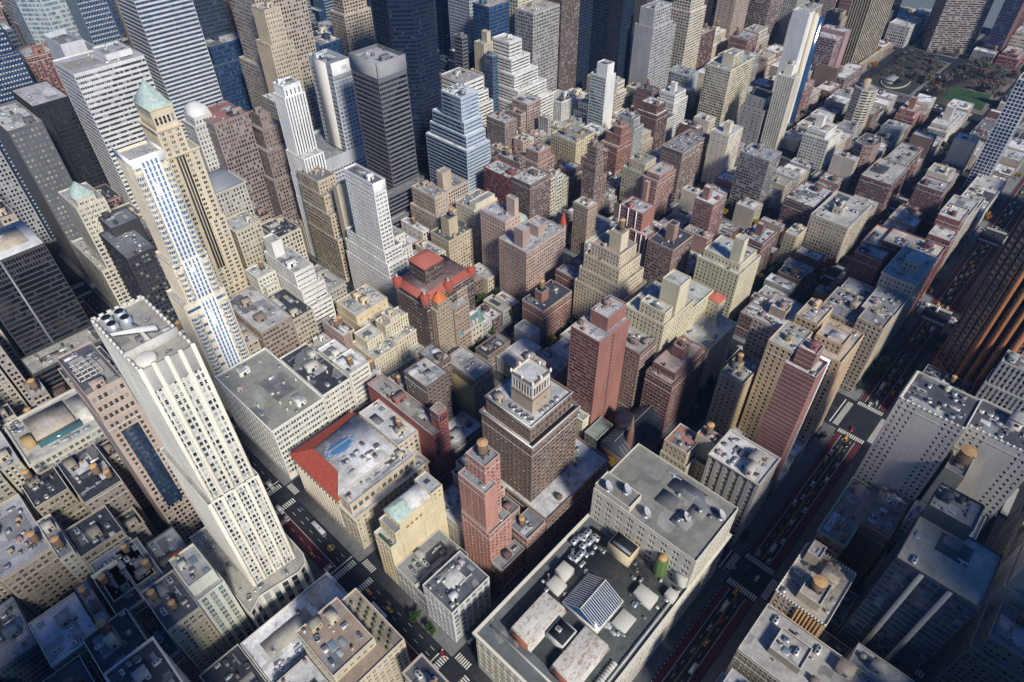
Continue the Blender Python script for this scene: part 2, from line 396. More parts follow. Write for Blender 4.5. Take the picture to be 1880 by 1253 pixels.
# ---------------------------------------------------------------- roof equipment, shared meshes (unit size, scaled per copy)
EQ={}
def eqmesh(kind):
    if kind in EQ: return EQ[kind]
    b=MB()
    if kind=='bulkhead':
        b.box(-.5,.5,-.5,.5,0,1,0);b.box(-.54,.54,-.54,.54,.96,1.06,1);b.box(-.2,.1,-.515,-.5,0,.62,2)
        b.box(.2,.36,-.512,-.5,.45,.7,2);b.box(-.512,-.5,-.3,0,.4,.7,2)
        me=b.data('bulkhead',['masonry','roofing','dark_spandrel'])
    elif kind=='tank':
        b.cyl(0,0,1,1.6,4.6,16,0,.93)
        for z in (1.9,2.7,3.5,4.3): b.cyl(0,0,1.02-.02*(z-1.6)/1,z,z+.06,16,1)
        me=b.data('tank_barrel',['tank_wood','rubber'])
    elif kind=='tank_roof':
        b.cyl(0,0,1.06,4.58,4.68,16,0);b.cyl(0,0,1.04,4.68,5.25,16,0,.08);me=b.data('tank_roof',['tank_lid'])
    elif kind=='tank_legs':
        for x,y in((.7,.7),(-.7,.7),(-.7,-.7),(.7,-.7)): b.box(x-.06,x+.06,y-.06,y+.06,0,1.6)
        for a in(-.7,.7):
            b.tube((a,-.7,.1),(a,.7,1.5),.04);b.tube((-.7,a,.1),(.7,a,1.5),.04)
        b.box(-.95,.95,-.95,.95,1.5,1.62,0,True);me=b.data('tank_legs',['rubber'])
    elif kind=='ac':
        b.box(-.5,.5,-.5,.5,.12,1,0);b.box(-.45,.45,-.45,.45,0,.12,1)
        b.cyl(0,.0,.36,1,1.08,14,0,cap=False);b.cyl(0,0,.33,1.0,1.02,14,1)
        b.box(-.3,.3,-.03,.03,1.03,1.06,0);b.box(-.03,.03,-.3,.3,1.03,1.06,0)
        for i in range(5): b.box(-.4,.4,-.512,-.5,.25+.14*i,.3+.14*i,1)
        me=b.data('air_conditioner',['metal','rubber'])
    elif kind=='ac2':
        b.box(-.5,.5,-.5,.5,.1,.8,0)
        for x in(-.25,.25): b.cyl(x,0,.2,.8,.9,12,0,cap=False);b.cyl(x,0,.19,.8,.82,12,1)
        b.box(.5,.7,-.2,.2,.2,.6,0);me=b.data('air_conditioner',['metal','rubber'])
    elif kind=='duct':
        b.box(-.5,.5,-.1,.1,.25,.6,0,True);b.box(.38,.5,-.1,.1,0,.25,0);b.box(-.5,-.38,-.1,.1,0,.25,0);b.box(-.1,.1,.1,.4,.25,.55,0)
        me=b.data('air_duct',['metal'])
    elif kind=='skylight':
        b.box(-.5,.5,-.5,.5,0,.3,0);b.frust([(-.45,-.45),(.45,-.45),(.45,.45),(-.45,.45)],.3,[(-.03,-.35),(.03,-.35),(.03,.35),(-.03,.35)],.7,1)
        for y in (-.25,0,.25): b.tube((-.45,y,.31),(0,y,.72),.02);b.tube((.45,y,.31),(0,y,.72),.02)
        me=b.data('skylight',['metal','pale_glass'])
    elif kind=='chimney':
        b.box(-.5,.5,-.5,.5,0,1,0);b.box(-.58,.58,-.58,.58,.9,1,0);b.cyl(-.2,0,.13,1,1.2,8,1);b.cyl(.2,0,.13,1,1.2,8,1)
        me=b.data('chimney',['masonry','tank_lid'])
    elif kind=='vent':
        b.cyl(0,0,.25,0,.8,8,0);b.cyl(0,0,.45,.7,1,10,0,.2);me=b.data('roof_vent',['metal'])
    elif kind=='dish':
        n=20;pts=[]
        for i in range(5):
            r=i/4.
            pts+= [(r*math.cos(2*math.pi*k/n),r*math.sin(2*math.pi*k/n),.35*r*r) for k in range(n)]
        fs=[]
        for i in range(4):
            for k in range(n): fs.append((i*n+k,i*n+(k+1)%n,(i+1)*n+(k+1)%n,(i+1)*n+k))
        M=Matrix.Rotation(math.radians(48),3,'X')@Matrix.Rotation(0,3,'Z')
        b.mesh([tuple(M@Vector(p)+Vector((0,0,1.0))) for p in pts],fs,0)
        b.tube((0,0,0),(0,0,1.0),.09);
        f=M@Vector((0,0,.9))+Vector((0,0,1.0))
        for k in range(3):
            e=M@Vector((math.cos(k*2.1),math.sin(k*2.1),.35))+Vector((0,0,1.0));b.tube(e,f,.03)
        b.box(-.5,.5,-.5,.5,0,.1,1);me=b.data('satellite_dish',['painted','metal'])
    elif kind=='fan':
        b.cyl(0,0,.5,0,.7,18,0,.44);b.cyl(0,0,.44,.7,1.0,18,0,.5,False);b.cyl(0,0,.40,.72,.74,18,1)
        for k in range(4): 
            a=k*math.pi/4;b.tube((.42*math.cos(a),.42*math.sin(a),.98),(-.42*math.cos(a),-.42*math.sin(a),.98),.02)
        me=b.data('cooling_fan',['metal','rubber'])
    EQ[kind]=me;return me
EQN={'bulkhead':'bulkhead','tank':'water_tank','ac':'air_conditioner','ac2':'air_conditioner','duct':'air_duct','skylight':'skylight','chimney':'chimney','vent':'roof_vent','dish':'satellite_dish','fan':'cooling_fan'}
def eq(root,kind,x,y,z,s,rz=0.,color=None):
    """one piece of roof equipment as a part (world x,y) of the building root"""
    bx,by=root.location.x,root.location.y
    if not hasattr(s,'__len__'): s=(s,s,s)
    o=link(EQN[kind],eqmesh(kind),root,color or (.45,.46,.47),(x-bx,y-by,z),rz,s)
    if kind=='tank':
        link('tank_roof',eqmesh('tank_roof'),o);link('tank_legs',eqmesh('tank_legs'),o)
    return o
def inpoly(p,pts):
    c=False;n=len(pts)
    for i in range(n):
        a=pts[i-1];b=pts[i]
        if (a[1]>p[1])!=(b[1]>p[1]) and p[0]<(b[0]-a[0])*(p[1]-a[1])/(b[1]-a[1])+a[0]: c=not c
    return c
GREYS=[(.62,.62,.60),(.45,.46,.48),(.30,.31,.33),(.70,.69,.66),(.20,.21,.23),(.36,.42,.48)]
def clutter(root,poly,z,blockers,wall,dens=1.,tanks=0,bulk=1,rng=None,far=False):
    r=rng or R
    P=inset(poly,1.2);xs=[p[0] for p in P];ys=[p[1] for p in P]
    if area(P)<12: return
    used=list(blockers);A=area(P)
    def place(hx,hy,tries=25):
        for _ in range(tries):
            x=r.uniform(min(xs)+hx,max(xs)-hx) if max(xs)-min(xs)>2*hx else None
            y=r.uniform(min(ys)+hy,max(ys)-hy) if max(ys)-min(ys)>2*hy else None
            if x is None or y is None: return None
            if not all(inpoly(q,P) for q in((x-hx,y-hy),(x+hx,y-hy),(x+hx,y+hy),(x-hx,y+hy))): continue
            if any(x-hx<b[1] and x+hx>b[0] and y-hy<b[3] and y+hy>b[2] for b in used): continue
            used.append((x-hx-.3,x+hx+.3,y-hy-.3,y+hy+.3));return x,y
    for i in range(bulk):
        sx,sy,h=r.uniform(3,6),r.uniform(3,5.5),r.uniform(2.8,4.5)
        if A>500: sx*=1.4;sy*=1.4;h*=1.2
        p=place(sx/2,sy/2)
        if p:
            k=r.choice([1,1,.8,1.15]);eq(root,'bulkhead',p[0],p[1],z,(sx,sy,h),0,tuple(min(.8,c*k) for c in wall))
            if tanks>0 and min(sx,sy)>3.6 and r.random()<.5:
                s=r.uniform(1.5,1.9);eq(root,'tank',p[0],p[1],z+h*1.06,(s,s,s*.85));tanks-=1
    for i in range(tanks):
        s=r.uniform(1.5,2.1);p=place(s*1.1,s*1.1)
        if p: eq(root,'tank',p[0],p[1],z,(s,s,s*.95))
    n=int(min(16,dens*A/ (55 if not far else 110))+r.random())
    for i in range(n):
        k=r.choices(['ac','ac2','duct','skylight','chimney','vent','fan','bulkhead'],[4,3,2,2,2,2,2,1])[0]
        if k=='ac': s=(r.uniform(1.5,3),r.uniform(1.3,2.4),r.uniform(1.2,2))
        elif k=='ac2': s=(r.uniform(2.5,4.5),r.uniform(1.5,2.5),r.uniform(1.3,2.))
        elif k=='duct': L=r.uniform(4,9);s=(L,r.uniform(3,5),r.uniform(1.2,1.8))
        elif k=='skylight': s=(r.uniform(1.6,3.5),r.uniform(2,5),1.4)
        elif k=='chimney': s=(r.uniform(.8,1.4),r.uniform(.8,2),r.uniform(1.6,3))
        elif k=='vent': s=(r.uniform(.8,1.5),)*2+(r.uniform(.8,1.6),)
        elif k=='fan': s=(r.uniform(1.6,2.8),)*2+(r.uniform(1.2,2),)
        else: s=(r.uniform(2,3.2),r.uniform(2,3.2),r.uniform(2,2.8))
        if s[1]>s[0] or r.random()<.5: s2=s;rz=0
        else: s2=s;rz=math.pi/2
        hx,hy=(s[0]/2,s[1]/2) if rz==0 else (s[1]/2,s[0]/2)
        p=place(hx,hy,12)
        if p: eq(root,k,p[0],p[1],z,s,rz,tuple(c*r.choice([1,.8,.9]) for c in wall) if k in('chimney','bulkhead') else r.choice(GREYS))
def patches(root,poly,z,bl,roof):
    P=inset(poly,.9);xs=[p[0] for p in P];ys=[p[1] for p in P];w=max(xs)-min(xs);h=max(ys)-min(ys)
    if w<4 or h<4: return
    us=[]
    for k in range(R.choice((1,2,2,3))):
        a=R.uniform(.2,.55)*w;b=R.uniform(.2,.6)*h;x=R.uniform(min(xs),max(xs)-a);y=R.uniform(min(ys),max(ys)-b)
        if not all(inpoly(q,P) for q in((x,y),(x+a,y),(x+a,y+b),(x,y+b))): continue
        if any(x<q[1] and x+a>q[0] and y<q[3] and y+b>q[2] for q in bl+us): continue
        us.append((x,x+a,y,y+b))
        g=MB();lo=R.random()<.25
        if lo: g.box(x,x+a,y,y+b,z,z+R.uniform(.4,1.1))
        else: g.poly([(x,y,z+.02+.006*k),(x+a,y,z+.02+.006*k),(x+a,y+b,z+.02+.006*k),(x,y+b,z+.02+.006*k)])
        part(root,'raised_deck' if lo else 'roof_membrane',g,'roofing',R.choice([(.05,.055,.065),(.16,.165,.18),(.42,.42,.41),(.60,.60,.60),(.55,.55,.56),(.36,.34,.30),(.26,.27,.29)]))
# ---------------------------------------------------------------- buildings
BLD=[]      # (root, short, label, top centre, footprint bbox, height)
OCC=[]      # footprints taken
OCCH=[]     # and their heights
STP=('punch',1.3,1.9,3.0,3.5)
NWIN=[0]
def building(label,short,tiers,wall=(.5,.45,.36),roof=(.4,.4,.4),st=STP,S=None,W=None,E=None,N=None,name='building',cat='building',
             trim='pale_trim',glass='window_glass',mat='masonry',ph=1.1,dens=1.,tanks=0,bulk=1,cornice=None,indiv=100,group=None,wk='sash',occ=True,decks=True):
    lum=.3*wall[0]+.59*wall[1]+.11*wall[2];sat=.30 if wall[0]>1.7*wall[2] and wall[0]>1.5*wall[1] else .16;gain=1.08;wall=tuple(min(.78,(c*(1-sat)+lum*sat)*gain) for c in wall)
    T=[]
    for i,t in enumerate(tiers):
        p=t[0];p=rect(*p) if not hasattr(p[0],'__len__') else [tuple(q) for q in p]
        T.append((p,t[1],t[2],t[3] if len(t)>3 else {}))
    p0=T[0][0];bx=sum(p[0] for p in p0)/len(p0);by=sum(p[1] for p in p0)/len(p0)
    root=bpy.data.objects.new(name,None);COL.objects.link(root);root.location=(bx,by,0);root.empty_display_size=5
    tag(root,label,cat,group)
    hm=max(t[2] for t in T)
    cop=1 if trim=='pale_trim' and (int(bx*7+by*3)%10<7) else 0
    dist=math.dist((bx,by,hm*.7),tuple(CAM));near=dist<560
    wb0=MB();rb=MB();cb=MB();gl=[];extra={}
    for i,(p,z0,z1,o) in enumerate(T):
        rb=MB();cb=MB();czu=None
        q=[(x-bx,y-by) for x,y in p];n=len(q)
        php=o.get('ph',ph);zt=z1-php
        wb=extra.setdefault(o['col'],MB()) if 'col' in o else wb0
        for k in range(n):
            a=q[k];b=q[(k+1)%n];L=math.dist(a,b)
            if L<.05: continue
            d=((b[0]-a[0])/L,(b[1]-a[1])/L);nn=(d[1],-d[0])
            mid=((a[0]+b[0])/2+bx,(a[1]+b[1])/2+by)
            vis=(CAM[0]-mid[0])*nn[0]+(CAM[1]-mid[1])*nn[1]>-3
            face='E' if nn[0]>.8 else 'W' if nn[0]<-.8 else 'N' if nn[1]>.6 else 'S'
            s={'S':o.get('S',S),'W':o.get('W',W),'E':o.get('E',E),'N':o.get('N',N)}[face] or o.get('st',st)
            if not vis: s=('blank',)
            facade(wb,gl,a,d,nn,L,z0,zt,s,near,php)
        # parapet inside + deck
        pt=.35
        if php>.3 and o.get('deck',True):
            ins=inset(q,pt)
            for k in range(n):
                a=q[k];b=q[(k+1)%n];c=ins[(k+1)%n];e=ins[k]
                wb.poly([(a[0],a[1],z1),(b[0],b[1],z1),(c[0],c[1],z1),(e[0],e[1],z1)],o.get('cop',cop))
                wb.poly([(c[0],c[1],zt),(e[0],e[1],zt),(e[0],e[1],z1),(c[0],c[1],z1)],0)
            rb.poly([(x,y,zt) for x,y in ins],0)
        elif o.get('deck',True):
            rb.poly([(x,y,zt+.02) for x,y in q],0)
        cz=o.get('cornice',cornice)
        if cz and (i==0 or 'cornice' in o):
            czu=cz
            co=inset(q,-cz[0]);qq=inset(q,-.03)
            for k in range(n):
                k2=(k+1)%n
                for za,zb,A,B in ((z1-cz[1],z1-cz[1],qq,co),(z1-cz[1],z1-.15,co,co),(z1-.15,z1+.06,co,co)):
                    cb.poly([(A[k][0],A[k][1],za),(A[k2][0],A[k2][1],za),(B[k2][0],B[k2][1],zb),(B[k][0],B[k][1],zb)])
                i2=inset(q,pt)
                cb.poly([(co[k][0],co[k][1],z1+.06),(co[k2][0],co[k2][1],z1+.06),(i2[k2][0],i2[k2][1],z1+.06),(i2[k][0],i2[k][1],z1+.06)])
        rb.build('roof',['roofing'],root,o.get('roof',roof))
        if not cb.empty(): cb.build('cornice',['painted'],root,tuple(min(.8,c*1.08) for c in wall) if len(czu)<3 else czu[2])
    arr=np.concatenate(gl) if gl else np.zeros((0,7))
    nwin=len(arr)
    inner=(not indiv) or (dist>900)
    def gq(a):
        c=a[:,:3];hx=a[:,3]/2;hz=a[:,4]/2;dx=-a[:,6];dy=a[:,5]
        o=np.zeros((len(a),4,3))
        for k,(sx,sz) in enumerate(((-1,-1),(1,-1),(1,1),(-1,1))):
            o[:,k,0]=c[:,0]+dx*hx*sx;o[:,k,1]=c[:,1]+dy*hx*sx;o[:,k,2]=c[:,2]+hz*sz
        return o
    if nwin and inner: wb0.quads(gq(arr),2)
    wo=wb0.build('wall',[mat,trim,glass],root,wall)
    for cc,mb in extra.items(): mb.build('upper_wall',[mat,trim,glass],root,cc)
    if nwin and not inner:
        dd=np.linalg.norm(arr[:,:3]+np.array([bx,by,0])-CAM,axis=1)
        od=np.argsort(dd);a1=arr[od[:indiv]];a2=arr[od[indiv:]]
        for a in a1:
            ww=max(.5,round(a[3]*10)/10.) if wk!='pane' else round(a[3],2)
            me=window_mesh(a[3],a[4],glass,wk)
            link('window',me,root,tuple(min(.8,c*1.15+.04) for c in wall),(a[0],a[1],a[2]),math.atan2(a[6],a[5])+math.pi/2);NWIN[0]+=1
        if len(a2):
            b=MB();b.quads(gq(a2));g2=b.build('window',[glass],root);g2['kind']='stuff'
    # equipment on each visible deck
    far=dist>700
    if decks:
        for i,(p,z0,z1,o) in enumerate(T):
            if not o.get('deck',True) or o.get('clear'): continue
            bl=[]
            for j,(p2,a0,a1,o2) in enumerate(T):
                if j!=i and a1>z1+.5 and a0<=z1+1: xs=[q[0] for q in p2];ys=[q[1] for q in p2];bl.append((min(xs)-.5,max(xs)+.5,min(ys)-.5,max(ys)+.5))
            bl+=o.get('block',[])
            last=i==len(T)-1
            if dist<900 and o.get('dens',dens)>.05: patches(root,p,z1-o.get('ph',ph),bl,roof)
            clutter(root,p,z1-o.get('ph',ph),bl,wall,o.get('dens',dens),o.get('tanks',tanks if last else 0),o.get('bulk',bulk if last else 0),None,far)
    for p,z0,z1,o in T[:]:
        xs=[q[0] for q in p];ys=[q[1] for q in p]
        if occ: OCC.append((min(xs),max(xs),min(ys),max(ys)));OCCH.append(z1)
    tt=T[-1][0]
    BLD.append((root,short,label,(sum(q[0] for q in tt)/len(tt),sum(q[1] for q in tt)/len(tt),hm),None,hm))
    return root
def part(root,name,mb,mats,color=None,sub=None):
    """mesh given in world x,y as a part of root (or of its part sub)"""
    x,y=root.location.x,root.location.y
    me=mb.data(name,[mats] if isinstance(mats,str) else mats)
    me.transform(Matrix.Translation((-x,-y,0)))
    return link(name,me,sub or root,color)
def bx(*a,**k):
    b=MB();b.box(*a,**k);return b
def hip(u0,u1,v0,v1,z0,z1,f=0.,over=.3):
    """hipped or pyramid roof; f = share of the length left as ridge"""
    b=MB();cx,cy=(u0+u1)/2,(v0+v1)/2
    if u1-u0>=v1-v0: r=(u1-u0)/2*f+.02;t=[(cx-r,cy-.02),(cx+r,cy-.02),(cx+r,cy+.02),(cx-r,cy+.02)]
    else: r=(v1-v0)/2*f+.02;t=[(cx-.02,cy-r),(cx+.02,cy-r),(cx+.02,cy+r),(cx-.02,cy+r)]
    b.frust(rect(u0-over,u1+over,v0-over,v1+over),z0,t,z1);return b
def ngon(x,y,r,n,ph=0.): return [(x+r*math.cos(2*math.pi*i/n+ph),y+r*math.sin(2*math.pi*i/n+ph)) for i in range(n)]
B=building
m_flat('dark_roof',(.055,.062,.062),.8,.5,.35)
LIME=(.56,.50,.38);CREAM=(.64,.57,.42);WHITE=(.74,.73,.69);TAN=(.46,.36,.24);BRICK=(.30,.11,.075);DKBRICK=(.17,.085,.07);BROWN=(.20,.135,.10);PINK=(.40,.21,.16)
GREY=(.36,.36,.36);OCHRE=(.52,.33,.15);SALMON=(.52,.17,.10);BLUEG=(.30,.38,.46);STONE=(.42,.40,.35)
WR=(.78,.78,.77);GR=(.36,.36,.36);DR=(.035,.04,.055);TR=(.45,.42,.36);MR=(.20,.21,.23)
def pp(w,h,sx,sz,**k): return ('punch',w,h,sx,sz,k)
def pr2(w,h,sx,sz,**k): return ('pair',w,h,sx,sz,k)
def pi_(w,h,sx,sz,**k): return ('pier',w,h,sx,sz,k)
def sp(h,sx,sz,**k): return ('strip',1,h,sx,sz,k)
def cu(h,sx,sz,**k): return ('curtain',1,h,sx,sz,k)
BL=('blank',)
# ---- foreground department store block
r=B('broad cream stone store block with gabled glass skylight and peeling white roofs','glass-gabled store block',
  [((15,143,17.5,79.5),0,41,{'dens':.0,'clear':1,'roof':(.13,.145,.145),'cornice':(1.1,1.6)}),((102,142,18,78.9),40,67,{'S':pp(1.5,2.2,3.6,4.2,m=2),'W':pr2(1.5,2,6.2,4.6,t=1.2),'dens':.15,'bulk':0,'block':[(100,125,18,79)]}),((102.4,113,57,78.5),66,71,{'st':BL,'clear':1})],
  (.58,.55,.45),(.24,.235,.20),pp(2.0,2.9,4.4,5.2,g=6,t=2.4),name='department_store',cat='store',cornice=(1.1,1.6))

def slab(name,x0,x1,y0,y1,z0,z1,mats,col=None,sub=None): return part(r,name,bx(x0,x1,y0,y1,z0,z1),mats,col,sub)
slab('roof_plinth',27,98,22,74,39.9,41.2,'dark_roof')
g=MB();g.frust(rect(54,74,37,58),43.5,[(54.2,47.9),(73.8,47.9),(73.8,48.1),(54.2,48.1)],50,0);g.box(53.6,74.4,36.6,58.4,41.2,43.5,1)
gs=part(r,'glass_gable',g,['blue_glass','pale_trim'])
g=MB()
for i in range(17):
    x=54.2+i*19.6/16;g.tube((x,37,43.6),(x,48,50.15),.22);g.tube((x,58,43.6),(x,48,50.15),.22)
g.tube((54,48,50.2),(74,48,50.2),.35);part(r,'glazing_bar',g,'pale_trim',None,gs)['kind']='stuff'
for y0,y1 in((54,68),(28,43)):
    g=MB();g.frust(rect(26,52,y0,y1),41,rect(27,51,y0+1,y1-1),46.5,0);g.frust(rect(27,51,y0+1,y1-1),46.52,[(27.5,(y0+y1)/2-.5),(50.5,(y0+y1)/2-.5),(50.5,(y0+y1)/2+.5),(27.5,(y0+y1)/2+.5)],47.6,1)
    part(r,'sheet_roof',g,['peeling_roof','peeling_roof'])
    part(r,'brick_end',bx(25.2,26.1,y0+2,y1-2,41,46),'masonry',BRICK)
g=MB();g.box(36,46.5,43.4,53.6,41.2,46.2,0);g.box(36.6,45.9,44,53,46.2,46.35,1);part(r,'penthouse',g,['pale_trim','black_tar'])
eq(r,'ac',41,50,46.3,(2,3,1.4),0,(.6,.6,.58))
for x0,x1,y0,y1,z in((63,70,64,71,47),(55,62,62,70,44.5),(80,87,25,35.5,46),(90,95,18.6,24,46),(62,72,27,35,43)):
    g=MB();q=rect(x0,x1,y0,y1);g.frust(q,41.1,inset(q,.1),z-.8,0);g.frust(inset(q,.1),z-.8,inset(q,1.),z,0);part(r,'white_plant_room',g,'painted',(.52,.51,.46))
g=MB();g.box(91,100,46,59.5,41,50,0);g.box(91.5,99.5,46.5,59,50,50.1,1);g.box(91,99.9,45.9,59.6,50,50.8,0) if 0 else None
g.box(92.5,94,47,58,50.1,50.6,2);part(r,'tan_plant_room',g,['masonry','black_tar','grey_trim'],(.50,.42,.28))
g=MB();g.box(100.5,108,19,25,41,49.5,0);g.box(101.2,107.3,19.7,24.3,49.5,49.6,1);part(r,'white_stair_tower',g,['pale_trim','roofing'],(.3,.3,.3))
g=MB();g.frust(ngon(100,33,3.3,10),41,ngon(100,33,2.7,10),55,0);g.cyl(100,33,2.2,55,55.8,12,1,1.8);gt=part(r,'green_water_tower',g,['smooth_panel','tank_lid'],(.10,.16,.05))
g=MB()
for k in range(10): 
    a=2*math.pi*k/10;g.tube((100+3.3*math.cos(a),33+3.3*math.sin(a),41),(100+2.75*math.cos(a),33+2.75*math.sin(a),55),.14)
part(r,'green_water_tower_rib',g,'smooth_panel',(.16,.22,.08),gt)
g=MB()
for i in range(60):
    x=R.uniform(88,101);y=R.uniform(34,46);g.tube((x,y,41),(x+R.uniform(-2,2),y+R.uniform(-2,2),41+R.uniform(3,8)),.09)
part(r,'pipe_rack',g,'metal',(.10,.06,.07))
for x,y in((77,68),(81,68),(85,70),(89,69),(93,68),(92,73),(88,73),(84,75)): eq(r,'ac2',x,y,41.1,(4.2,3,2.6),R.choice((0,1.57)),R.choice(((.5,.52,.55),(.4,.45,.52),(.62,.62,.6))))
for i in range(46): eq(r,R.choice(('ac','duct','vent','fan','ac2','skylight')),R.uniform(74,99) if i%3 else R.uniform(54,62),R.uniform(20,45) if i%2 else R.uniform(60,73),41.1,(R.uniform(1.5,3.5),R.uniform(1.5,2.5),R.uniform(1.2,2)),R.choice((0,1.57)),R.choice(GREYS))
slab('deck_strip',30,96,19.5,20.3,41.2,41.6,'pale_trim');slab('deck_strip',22,22.8,22,76,40,41.4,'pale_trim')
for i in range(12): slab('louvre_bar',30+1.6*i,31+1.6*i,21.2,24,41.2,42.8,'pale_trim')
for x,y,s in((104,72,3),(109,64,3),(107,50,2.9),(118,34,2.9),(131,22,2.9)): eq(r,'dish',x,y,66 if y<60 else 70,s,.6)
g=MB();g.box(118,127,40,52,66,66.6,0);g.box(113,122,30,39,66,67.2,0);g.box(123,131,28,36,66,66.4,0);part(r,'roof_hatch_platform',g,'roofing',(.27,.27,.25))
for x,y in((117,35),(120,33),(115,36),(127,31)): eq(r,'ac',x,y,67.2,(2,1.6,1.6),0,(.55,.55,.53))
# ---- block behind the store
B('pale grey stone corner block with cluttered dark roof beside crosswalk','pale corner block',[((15.5,42,97,119,),0,34.5,{'dens':2})],(.52,.55,.56),(.10,.11,.13),pi_(2.6,2.4,4.2,4.2,d=.4),W=pp(1.6,2.2,3.4,4.2),bulk=1)
B('low dark tarred roof block between grey terrace block and pale corner block','dark tarred block',[((15.6,48,119.3,126.2),0,22)],(.25,.25,.26),DR,STP,dens=1.)
B('low grey block with flat stepped deck under blank cream wall','grey deck block',[((15.5,47,126.5,142.6),0,23.5)],(.40,.41,.39),(.30,.31,.31),pp(1.4,2,3.2,3.8),dens=1.2)
r=B('cream slab with blank side wall, small windows and green copper mansard','green-mansard slab',
 [((15.5,54,143,157),0,42,{'S':pp(.7,1.1,6.5,3.3,m=4,skip=lambda i,n:i in(0,2,3,4,5)),'dens':.6}),((20,54,143.4,156.6),41,50,{'S':BL,'dens':.5}),((24,50,143.8,156.2),49,55,{'S':BL,'clear':1}),((46,54,143.2,156.8),49,58,{'S':pp(1.2,1.8,2.6,3.4),'tanks':0})],
 (.66,.56,.33),(.45,.46,.47),pp(1.2,1.8,2.7,3.3),E=pp(1.2,1.8,2.7,3.3),bulk=0)
part(r,'mansard',hip(23.6,36,144,156,55,60.5,.5,.2),'copper')
g=MB();g.frust(rect(33,46,144,156),55,rect(33.5,45.5,147,153),58.5);part(r,'white_roof',g,'roofing',(.72,.72,.70))
g=MB()
for i in range(4):
    x=27.5+3.1*i;g.box(x,x+1.7,143.3,143.42,46.3,48.2);g.cyl(x+.85,143.4,.1,46,46.1)
part(r,'arched_brick_panel',g,'masonry',(.36,.16,.07))
for i in range(10): part(r,'terrace_plant',bx(16.2,17.6,144+i*1.2,145+i*1.2,41,42.2),'foliage',(.06,.10,.04)) if i<8 else None
r=B('slender salmon brick tower with pale string courses and blue tank','salmon brick tower',
 [((52,68.5,106,127,),0,52,{}),((52.2,61,108,126.6),51,86,{'bulk':0,'dens':.8,'S':BL,'W':pp(1.,1.6,4.4,3.,m=2)}),((57,67.5,112,125),51,99,{'bulk':0,'dens':0})],
 SALMON,(.30,.31,.32),pp(1.3,1.7,2.8,3.0),mat='lined_brick',dens=.6,bulk=0,trim='pale_trim')
o=eq(r,'tank',62,118,98,(2.6,2.6,2.2));o.children[0].color=(.1,.12,.18,1)
B('narrow dark brown brick annex at foot of salmon brick tower','salmon tower annex',[((52,70,97.5,105.6),0,26)],DKBRICK,(.3,.31,.33))
B('small brown block with blue roof tank next to hotel podium','small brown block',[((71,86.5,97,110),0,34,{'tanks':1}),((72,80,110.3,122),0,42)],(.32,.16,.12),MR,dens=1.6)
B('white roofed low block right of the cream green-mansard slab','white low roof block',[((54.5,72,130,157),0,26,{'dens':1.2})],(.40,.38,.34),WR)
r=B('brown brick hotel with white cornices and white crenellated crown pavilion','brown crowned hotel',
 [((86.8,143,96.3,158),0,36,{'ph':1.2,'dens':.3,'cornice':(.7,1.0),'st':pp(1.3,2,3,3.7)}),((89.5,127.7,110.7,147.6),35,85,{'cornice':(.9,1.2),'clear':1,'S':pr2(1.,2.1,3.6,3.4),'W':pp(1.2,1.9,3.2,3.4)}),((91.5,124.5,113.7,145.5),84,96.5,{'cornice':(.6,.9),'S':pr2(.9,3.6,3.4,5.4),'W':pp(1.1,1.8,3.2,4),'dens':.1,'bulk':0,'block':[(84,118,109,138)]}),((99.5,113.2,119.7,134.5),95.5,106,{'col':(.44,.36,.27),'S':pp(1.,1.6,6,8),'st':BL,'clear':1,'cornice':(.4,.6)}),((99.7,113,119.9,134.3),105.6,117,{'col':(.68,.65,.56),'st':pp(1.2,5.5,1.9,9.5,t=1.5),'cornice':(.4,.7),'dens':0,'bulk':0,'ph':1.3})],
 (.215,.135,.095),(.60,.60,.59),pp(1.2,1.9,2.7,3.3),name='hotel',cat='hotel',bulk=0)
g=MB()
for x,y in [(99.6,119.8),(113.1,119.8),(113.1,134.4),(99.6,134.4),(106,119.8),(99.6,127),(106,134.4),(113.1,127)]:
    g.box(x-.5,x+.5,y-.5,y+.5,116.5,118.4);g.cyl(x,y,.4,118.4,119.4,6,0,.05)
part(r,'finial',g,'painted',(.72,.68,.58))['kind']='stuff'
for y in(117,121,125,129): eq(r,'fan',95.5,y,95.4,(3.4,3.4,2.4),0,(.6,.62,.63))
for i in range(4): eq(r,'ac',104+4*i,116.5,95.4,(2.5,2,1.4),0,GREYS[i])
eq(r,'bulkhead',95,139,95.4,(4,4.5,4),0,(.40,.33,.26))
part(r,'dark_ledge',bx(90.2,127,111.4,113.6,83.9,84.1),'black_tar');part(r,'white_cornice',bx(88.7,128.5,109.9,110.7,83.4,85.2),'painted',(.76,.74,.68));part(r,'white_cornice',bx(88.7,89.5,110.7,148.4,83.4,85.2),'painted',(.76,.74,.68));part(r,'white_cornice',bx(90.9,125.1,113.1,113.7,95.2,96.8),'painted',(.76,.74,.68));part(r,'white_cornice',bx(90.9,91.5,113.7,146,95.2,96.8),'painted',(.76,.74,.68))
